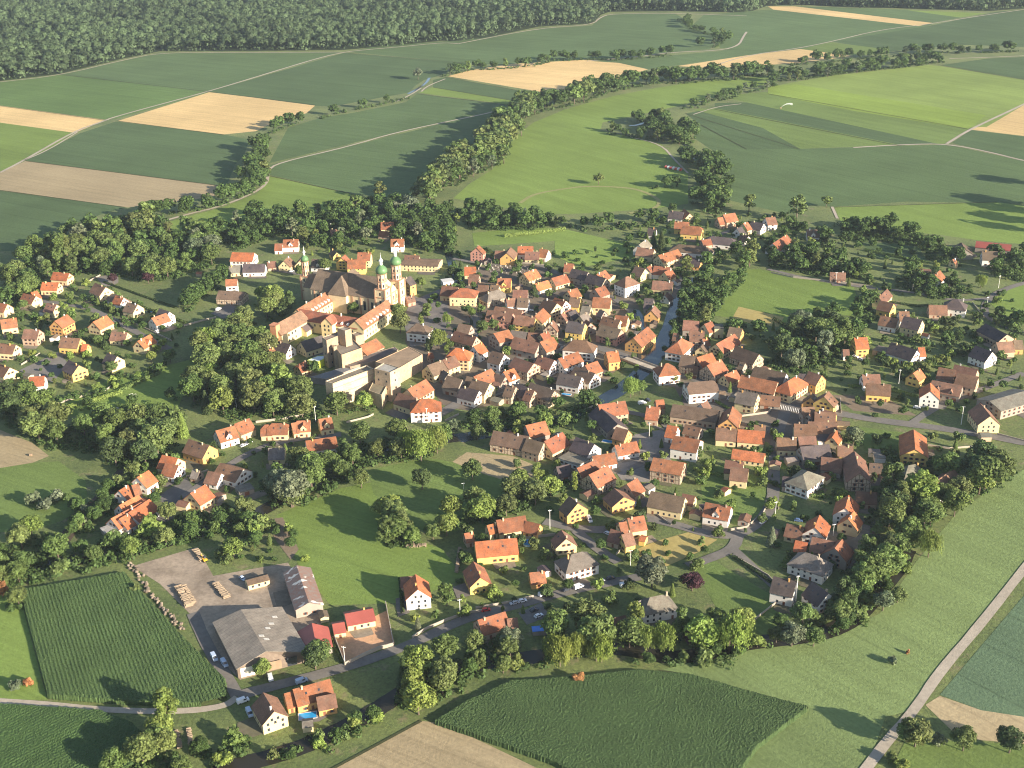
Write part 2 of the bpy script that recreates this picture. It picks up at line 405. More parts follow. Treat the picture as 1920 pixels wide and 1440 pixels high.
AS, LT = (.155,.142,.128), (.37,.32,.255)
ROADS = """
A 6 445,1305 520,1285 620,1260 700,1235 780,1205 870,1160 950,1140 1040,1115 1130,1095 1200,1082
A 5.5 445,1305 420,1262 385,1205 362,1150
L 3.6 -60,1312 80,1320 180,1331 330,1336 420,1326 445,1308
A 7.5 2000,842 1920,831 1840,815 1740,800 1640,788 1570,775 1480,765 1380,738 1290,706 1225,688 1150,660 1080,640 1000,655 950,690 880,745 800,790
A 6.5 1475,765 1455,820 1450,900 1450,945 1420,985 1380,1005 1330,1003 1270,985 1200,968 1150,995 1080,992 1020,978
A 6 1385,1003 1375,1030 1330,1048 1290,1062
A 4.5 1375,1030 1430,1080 1490,1135
A 5.5 1080,995 1120,1030 1160,1055
A 5 1160,770 1215,780 1260,800 1250,850 1180,880
A 5.5 20,560 150,572 205,595 262,627 318,655
A 5.5 340,935 400,893 445,862 500,835 565,822 640,815
A 5.5 1960,524 1905,534 1855,556 1842,585 1870,608 1960,640
A 4 1440,505 1500,520 1620,540 1700,546 1790,565 1850,560
A 4.5 880,560 900,620 860,650 800,645
A 5 850,485 930,500 1000,490 1060,520 1150,555 1200,600 1190,660
A 5 480,500 560,515 640,520 720,540 780,560
A 5 1700,800 1760,760 1830,735 1920,700
A 5 1260,560 1300,480 1340,440 1420,420
L 3.5 0,324 45,301 140,246 190,229 215,219 390,172 485,143 600,108 645,98 680,94 750,88 830,80 860,82
L 3 503,320 520,306 650,276 740,249 860,224 940,207 1015,181 1060,172
L 3.5 240,437 330,407 420,386 480,360 500,345 503,325
L 4 975,381 1000,364 1060,354 1100,349 1180,352 1215,362 1240,378 1228,392 1180,400
L 2.2 1178,256 1240,271 1265,300 1290,325
L 2.2 1300,215 1345,200 1390,195
L 3.5 1960,308 1920,302 1850,284 1775,270 1700,271 1600,277
L 3.5 1775,270 1818,243 1920,196 1960,175
L 3.5 1100,115 1200,106 1260,98 1350,95 1385,86 1393,70 1400,60
L 3 1330,126 1400,104 1490,92 1560,78 1650,56 1745,45 1830,31 1920,18
L 3 0,154 110,142 230,113 300,99 430,99 640,98
L 3.5 860,82 1010,53 1110,47 1125,33 1145,26 1265,25 1400,30
L 3 1780,110 1850,108 1960,103
L 4.2 1960,1020 1920,1067 1840,1170 1762,1260 1715,1332 1655,1400 1600,1475
L 2.5 835,148 800,162 790,172
L 2.5 790,165 770,178 740,192
L 2.2 145,248 90,282 45,301
L 2.5 1560,388 1570,410
""".strip().splitlines()
for ln in ROADS:
    k, wd, *ps = ln.split(); pts = [tuple(map(float, p.split(','))) for p in ps]
    ribbon('road' if k == 'A' else 'path', pts, float(wd), M['asphalt'] if k == 'A' else M['dry'], AS if k == 'A' else ((.24,.235,.10) if wd == '4' and ps[0].startswith('975') else LT))
# field margins and furrow lines
for ln in """0,199 198,226|220,227 420,253|592,197 392,172|48,302 425,350|0,357 235,389|645,99 880,119|112,140 392,172|505,330 660,364 705,377|1315,235 1400,280|1450,97 1350,92
1440,176 1815,242|1340,205 1690,274|1285,213 1500,280|1562,389 1870,379|1515,1328 1290,1266 1235,1258|790,1352 600,1455|960,198 782,176|812,164 968,190|1015,178 835,145|1765,123 1920,150""".replace('\n', '|').split('|'):
    ribbon('path', [tuple(map(float, p.split(','))) for p in ln.split()], 1.3, M['dry'], (.06,.065,.03), 0)
for (x0, y0), (x1, y1), (dx_, dy_) in (((1466,768),(1498,775),(-2.4,-8)), ((1366,744),(1383,749),(-3,6))):
    for k in range(8):
        t_ = k/7; x_, y_ = x0+(x1-x0)*t_, y0+(y1-y0)*t_
        ribbon('road_marking', [(x_, y_), (x_+dx_, y_+dy_)], .45, M['white'], (.8,.8,.78), 0)
RIVERS = """
11 1290,520 1272,560 1262,600 1245,640 1225,675 1200,702 1160,735 1120,755 1080,775 1040,792 980,806 900,815 860,822
10 880,818 780,832 730,838 695,862 650,882 600,898 540,930 480,965 430,985 380,997 330,1012 250,1035 130,1052 -60,1085
7 822,385 826,405 829,425 840,470 852,510 868,550 885,580 893,610 880,650 850,700
9 380,1462 430,1440 500,1422 560,1404 620,1378 680,1346 720,1322 760,1295 830,1268 880,1250 935,1238 1010,1232 1080,1215 1185,1218 1250,1235 1320,1228 1400,1205 1500,1198 1570,1180 1615,1150 1650,1105 1685,1065 1700,1030
8 240,872 205,918 165,958 130,998 105,1032
7 1350,385 1335,350 1330,322 1305,300 1300,280 1270,262 1235,240
6 1200,700 1205,665 1200,640 1205,605 1190,580
5 1215,228 1195,235 1180,236
4 765,176 785,166 800,155 805,146
""".strip().splitlines()
for i, ln in enumerate(RIVERS):
    wd, *ps = ln.split()
    ribbon('river', [tuple(map(float, p.split(','))) for p in ps], float(wd), M['dry'] if i == 4 else (M['stream'] if i in (1, 3) else M['water']), (.085,.065,.05))
# corn standing two metres high: rough tops, real rows
def corn(pts, a, b, col, hgt=2.1, cell=.38, amp=.1, per=1.5):
    P = [G(x, y)[:2] for x, y in pts]; A, B = G(*a)[:2], G(*b)[:2]
    d = (B-A)/np.hypot(*(B-A)); n = np.array([-d[1], d[0]])
    st = np.array([(p@d, p@n) for p in P]); lo, hi = st.min(0), st.max(0)
    us, vs = np.arange(lo[0], hi[0], cell), np.arange(lo[1], hi[1], cell)
    U, Vv = np.meshgrid(us, vs, indexing='ij')
    ins = np.zeros(U.shape, bool); j = len(st)-1
    for i in range(len(st)):
        yi, yj, xi, xj = st[i,1], st[j,1], st[i,0], st[j,0]
        c = ((yi > Vv) != (yj > Vv)) & (U < (xj-xi)*(Vv-yi)/(yj-yi+1e-12)+xi); ins ^= c; j = i
    Z = hgt + RNG.normal(0, .12, U.shape)+.10*np.sin(U*.21+Vv*.13)+.08*np.sin(Vv*.5) + amp*np.sin(Vv*2*math.pi/per)
    Z = np.where(ins, Z, 0.0)
    c0 = np.mean(P, 0)
    X = U*d[0]+Vv*n[0]-c0[0]+RNG.uniform(-.15, .15, U.shape); Y = U*d[1]+Vv*n[1]-c0[1]+RNG.uniform(-.15, .15, U.shape)
    idx = np.arange(U.size).reshape(U.shape)
    near = ins[:-1,:-1] | ins[1:,:-1] | ins[:-1,1:] | ins[1:,1:]
    q = np.stack([idx[:-1,:-1], idx[1:,:-1], idx[1:,1:], idx[:-1,1:]], -1)[near]
    o = mesh_obj('corn', np.stack([X, Y, Z], -1).reshape(-1, 3), q, M['corn'], col=col); o.location = (*c0, 0)
    return tag(o, 'standing dark green corn, dense crop with rough leafy tops', kind='stuff')
corn([(37,1112),(235,1078),(270,1120),(330,1185),(385,1240),(424,1280),(425,1312),(380,1326),(250,1322),(90,1310)], (60,1120), (110,1300), (.052,.086,.028), amp=.11, per=1.6)
corn([(-60,1322),(190,1338),(250,1362),(290,1400),(120,1560),(-160,1560),(-120,1322)], (0,1420), (150,1345), (.045,.082,.025), amp=.10, per=1.6)
corn([(815,1358),(880,1318),(960,1282),(1060,1276),(1200,1262),(1290,1270),(1515,1332),(1420,1405),(1310,1560),(1280,1560),(1030,1432)], (860,1340), (1400,1380), (.044,.074,.025), amp=.03)

# ---------------------------------------------------------------- trees
def rand_unit(n):
    v = RNG.normal(size=(n, 3)); return v/np.linalg.norm(v, axis=1, keepdims=True)
def quads(cen, nrm, size, aspect=1.0, hang=False):
    n = len(cen)
    if hang:
        b = np.tile([0, 0, -1.0], (n, 1)) + RNG.normal(0, .12, (n, 3)); a = np.cross(b, nrm)
    else:
        a = np.cross(nrm, rand_unit(n)); b = np.cross(nrm, a)
    a /= np.linalg.norm(a, axis=1, keepdims=True)+1e-9; b /= np.linalg.norm(b, axis=1, keepdims=True)+1e-9
    s = size*RNG.uniform(.6, 1.35, (n, 1))
    a = a*s; b = b*s*aspect
    V = np.stack([cen-a-b*.6, cen+a*.6-b, cen+a+b*.7, cen-a*.7+b], 1).reshape(-1, 3)
    return V
NQ = {}
def tint_mesh(name, V, T, extraV=None, extraF=None, mats=None):
    """V: 4 verts per quad, T: tint per quad"""
    n = len(V)//4
    me = bpy.data.meshes.new(name)
    eV = np.array(extraV if extraV is not None else np.zeros((0, 3))).reshape(-1, 3); eF = extraF or []
    allV = np.concatenate([V, eV]) if len(eV) else V
    me.vertices.add(len(allV)); me.vertices.foreach_set('co', allV.astype(np.float32).ravel())
    lens = [4]*n + [len(f) for f in eF]
    loops = list(range(4*n)); base = 4*n
    for f in eF: loops += [base+i for i in f]
    me.loops.add(len(loops)); me.loops.foreach_set('vertex_index', np.array(loops, np.int32))
    me.polygons.add(len(lens)); st = np.concatenate([[0], np.cumsum(lens)[:-1]]).astype(np.int32)
    me.polygons.foreach_set('loop_start', st); me.polygons.foreach_set('loop_total', np.array(lens, np.int32))
    at = me.attributes.new('tint', 'FLOAT', 'FACE')
    at.data.foreach_set('value', np.concatenate([T, np.full(len(eF), .2)]).astype(np.float32))
    for m in (mats or [M['leaf']]): me.materials.append(m)
    if mats and len(mats) > 1:
        me.polygons.foreach_set('material_index', np.array([0]*n+[1]*len(eF), np.int32))
    me.update(calc_edges=True); NQ[me.name] = n
    return me
def crown(kind, nb, nq, size):
    """unit crown: height 1 (z 0..1 incl. bare trunk), half width about .36"""
    Vs, Ts = [], []
    if kind == 'round':
        k = rand_unit(nb); k[:, 2] = k[:, 2]*.9
        rr = RNG.uniform(.45, 1, nb)**.6
        cc = k*rr[:, None]*[.27, .27, .30] + [0, 0, .60]
        cc[:, :2] *= 1+RNG.normal(0, .12, (nb, 1))
        br = RNG.uniform(.09, .16, nb)
    elif kind == 'tall':
        z = RNG.uniform(.2, .95, nb); th = RNG.uniform(0, 6.28, nb); r = .2*np.sin(np.clip((z-.1)/.9, 0, 1)*math.pi)**.5*RNG.uniform(.5, 1.1, nb)
        cc = np.stack([r*np.cos(th), r*np.sin(th), z], 1); br = RNG.uniform(.06, .11, nb)
    elif kind == 'poplar':
        z = RNG.uniform(.08, .96, nb); th = RNG.uniform(0, 6.28, nb); r = .085*np.sin(np.clip(z*.95+.05, 0, 1)*math.pi)**.4*RNG.uniform(.4, 1.1, nb)
        cc = np.stack([r*np.cos(th), r*np.sin(th), z], 1); br = RNG.uniform(.035, .065, nb)
    elif kind == 'bush':
        k = rand_unit(nb); k[:, 2] = np.abs(k[:, 2])
        cc = k*RNG.uniform(.3, 1, (nb, 1))*[.42, .42, .62] + [0, 0, .2]; br = RNG.uniform(.14, .26, nb)
    if kind in ('round', 'tall', 'poplar', 'bush'):
        for c, b in zip(cc, br):
            u = rand_unit(nq); u[:, 2] = np.where(u[:, 2] < -.5, -u[:, 2], u[:, 2])
            p = c + u*b*RNG.uniform(.75, 1.1, (nq, 1))
            nr = u + RNG.normal(0, .45, (nq, 3)); nr /= np.linalg.norm(nr, axis=1, keepdims=True)
            p[:, 2] = np.maximum(p[:, 2], .01)
            Vs.append(quads(p, nr, size)); Ts.append(np.clip(RNG.normal(RNG.uniform(.3, .7), .18, nq), 0, 1))
    elif kind == 'willow':
        for _ in range(nb):
            th = RNG.uniform(0, 6.28); r = .40*RNG.uniform(.1, 1)**.6; top = .97-.9*r**1.6+RNG.normal(0, .03); ln = RNG.uniform(.35, .75)*top
            cx, cy = r*math.cos(th), r*math.sin(th)
            tt = RNG.uniform(0, 1, nq)
            p = np.stack([cx+.06*RNG.normal(size=nq)*(1-.3*tt), cy+.06*RNG.normal(size=nq)*(1-.3*tt), np.maximum(top-ln*tt, .03)], 1)
            nr = np.stack([np.cos(th)+RNG.normal(0, .5, nq), np.sin(th)+RNG.normal(0, .5, nq), .3*np.ones(nq)], 1); nr /= np.linalg.norm(nr, axis=1, keepdims=True)
            Vs.append(quads(p, nr, size*.6, 2.6, True)); Ts.append(np.clip(RNG.normal(RNG.uniform(.25, .8), .12, nq), 0, 1))
    elif kind == 'conifer':
        for i in range(nb):
            z = .08+.9*(i/nb); r = .24*(1-z)**.8+.012
            th = RNG.uniform(0, 6.28, nq); rad = r*RNG.uniform(.3, 1.05, nq)
            p = np.stack([rad*np.cos(th), rad*np.sin(th), z-.25*rad+RNG.normal(0, .012, nq)], 1)
            nr = np.stack([np.cos(th)*.5, np.sin(th)*.5, np.ones(nq)], 1)+RNG.normal(0, .25, (nq, 3)); nr /= np.linalg.norm(nr, axis=1, keepdims=True)
            Vs.append(quads(p, nr, size)); Ts.append(np.clip(RNG.normal(.45, .2, nq), 0, 1))
    return np.concatenate(Vs), np.concatenate(Ts)
def trunk_geo(kind):
    V, F = [], []
    tube((0,0,-.01), (0,0,.45 if kind != 'bush' else .3), .022, .013, 6, V, F)
    if kind in ('round', 'tall'):
        for k in range(4):
            a = k*1.57+.4; tube((0,0,.3+.03*k), (.16*math.cos(a), .16*math.sin(a), .58+.03*k), .011, .004, 5, V, F)
    return V, F
KINDS = {'round': ('broadleaf_tree', 42, 90, .024), 'tall': ('tall_tree', 34, 80, .020), 'poplar': ('poplar_tree', 42, 70, .013),
         'bush': ('bush', 14, 55, .06), 'willow': ('willow_tree', 52, 75, .018), 'conifer': ('conifer_tree', 26, 95, .026)}
PROTO, PROTO_FAR, TRUNK = {}, {}, {}
for k, (nm, nb, nq, sz) in KINDS.items():
    PROTO[k] = [tint_mesh(k+'_crown', *crown(k, nb, nq, sz)) for _ in range(5 if k == 'round' else 3)]
    tv, tf = trunk_geo(k)
    me = bpy.data.meshes.new(k+'_trunk'); me.from_pydata(tv, [], tf); me.materials.append(M['bark']); TRUNK[k] = me
    PROTO_FAR[k] = []
    for _ in range(3):
        V, T = crown(k, max(10, nb//2), nq//3+6, sz*1.7)
        PROTO_FAR[k].append(tint_mesh(k+'_far', V, T, tv, tf, [M['leaf'], M['bark']]))
TONE = dict(n=(.108,.155,.044), d=(.064,.096,.033), l=(.175,.232,.055), y=(.185,.225,.05), s=(.135,.165,.095), p=(.055,.024,.03), b=(.36,.17,.07), o=(.122,.155,.048))
TW = dict(n='green', d='dark green', l='light green', y='yellowish', s='silvery', p='purple', b='rusty brown', o='olive')
KW = dict(round='broadleaf tree', tall='slim tree', poplar='columnar poplar', bush='bush', willow='weeping willow', conifer='pointed conifer')
TREES = []
def tree(p, kind, h, tone, place, group=None, wid=1.0):
    TREES.append(dict(p=(float(p[0]), float(p[1])), kind=kind, h=h, tone=tone, place=place, group=group, wid=wid))
def near_house(p, pad=2.0):
    for (cx, cy, dx, dy, hl, hw) in FOOT:
        rx, ry = p[0]-cx, p[1]-cy
        if abs(rx) > hl+hw+pad or abs(ry) > hl+hw+pad: continue
        if abs(rx*dx+ry*dy) < hl+pad and abs(-rx*dy+ry*dx) < hw+pad: return True
    return False
FOOT = []
# ---------------------------------------------------------------- houses
RC = dict(o=(.35,.118,.052), r=(.25,.10,.052), m=(.175,.095,.064), b=(.14,.098,.068), d=(.075,.06,.062), g=(.17,.15,.125), x=(.27,.075,.055), u=(.05,.2,.55), z=(.22,.12,.09), a=(.27,.235,.195), n=(.24,.13,.08))
RW = dict(o='orange', r='red tiled', m='reddish brown', b='brown', d='dark slate', g='greyish', x='crimson', u='blue', z='rusty', a='weathered grey', n='brown')
WC = dict(c=(.60,.49,.28), w=(.70,.66,.60), y=(.66,.47,.15), k=(.58,.33,.12), p=(.50,.25,.19), i=(.42,.31,.22), s=(.30,.26,.22), t=(.46,.36,.26), v=(.62,.66,.12))
WW = dict(c='cream', w='white', y='yellow', k='ochre', p='pink', i='beige', s='grey', t='half-timbered', v='lime green')
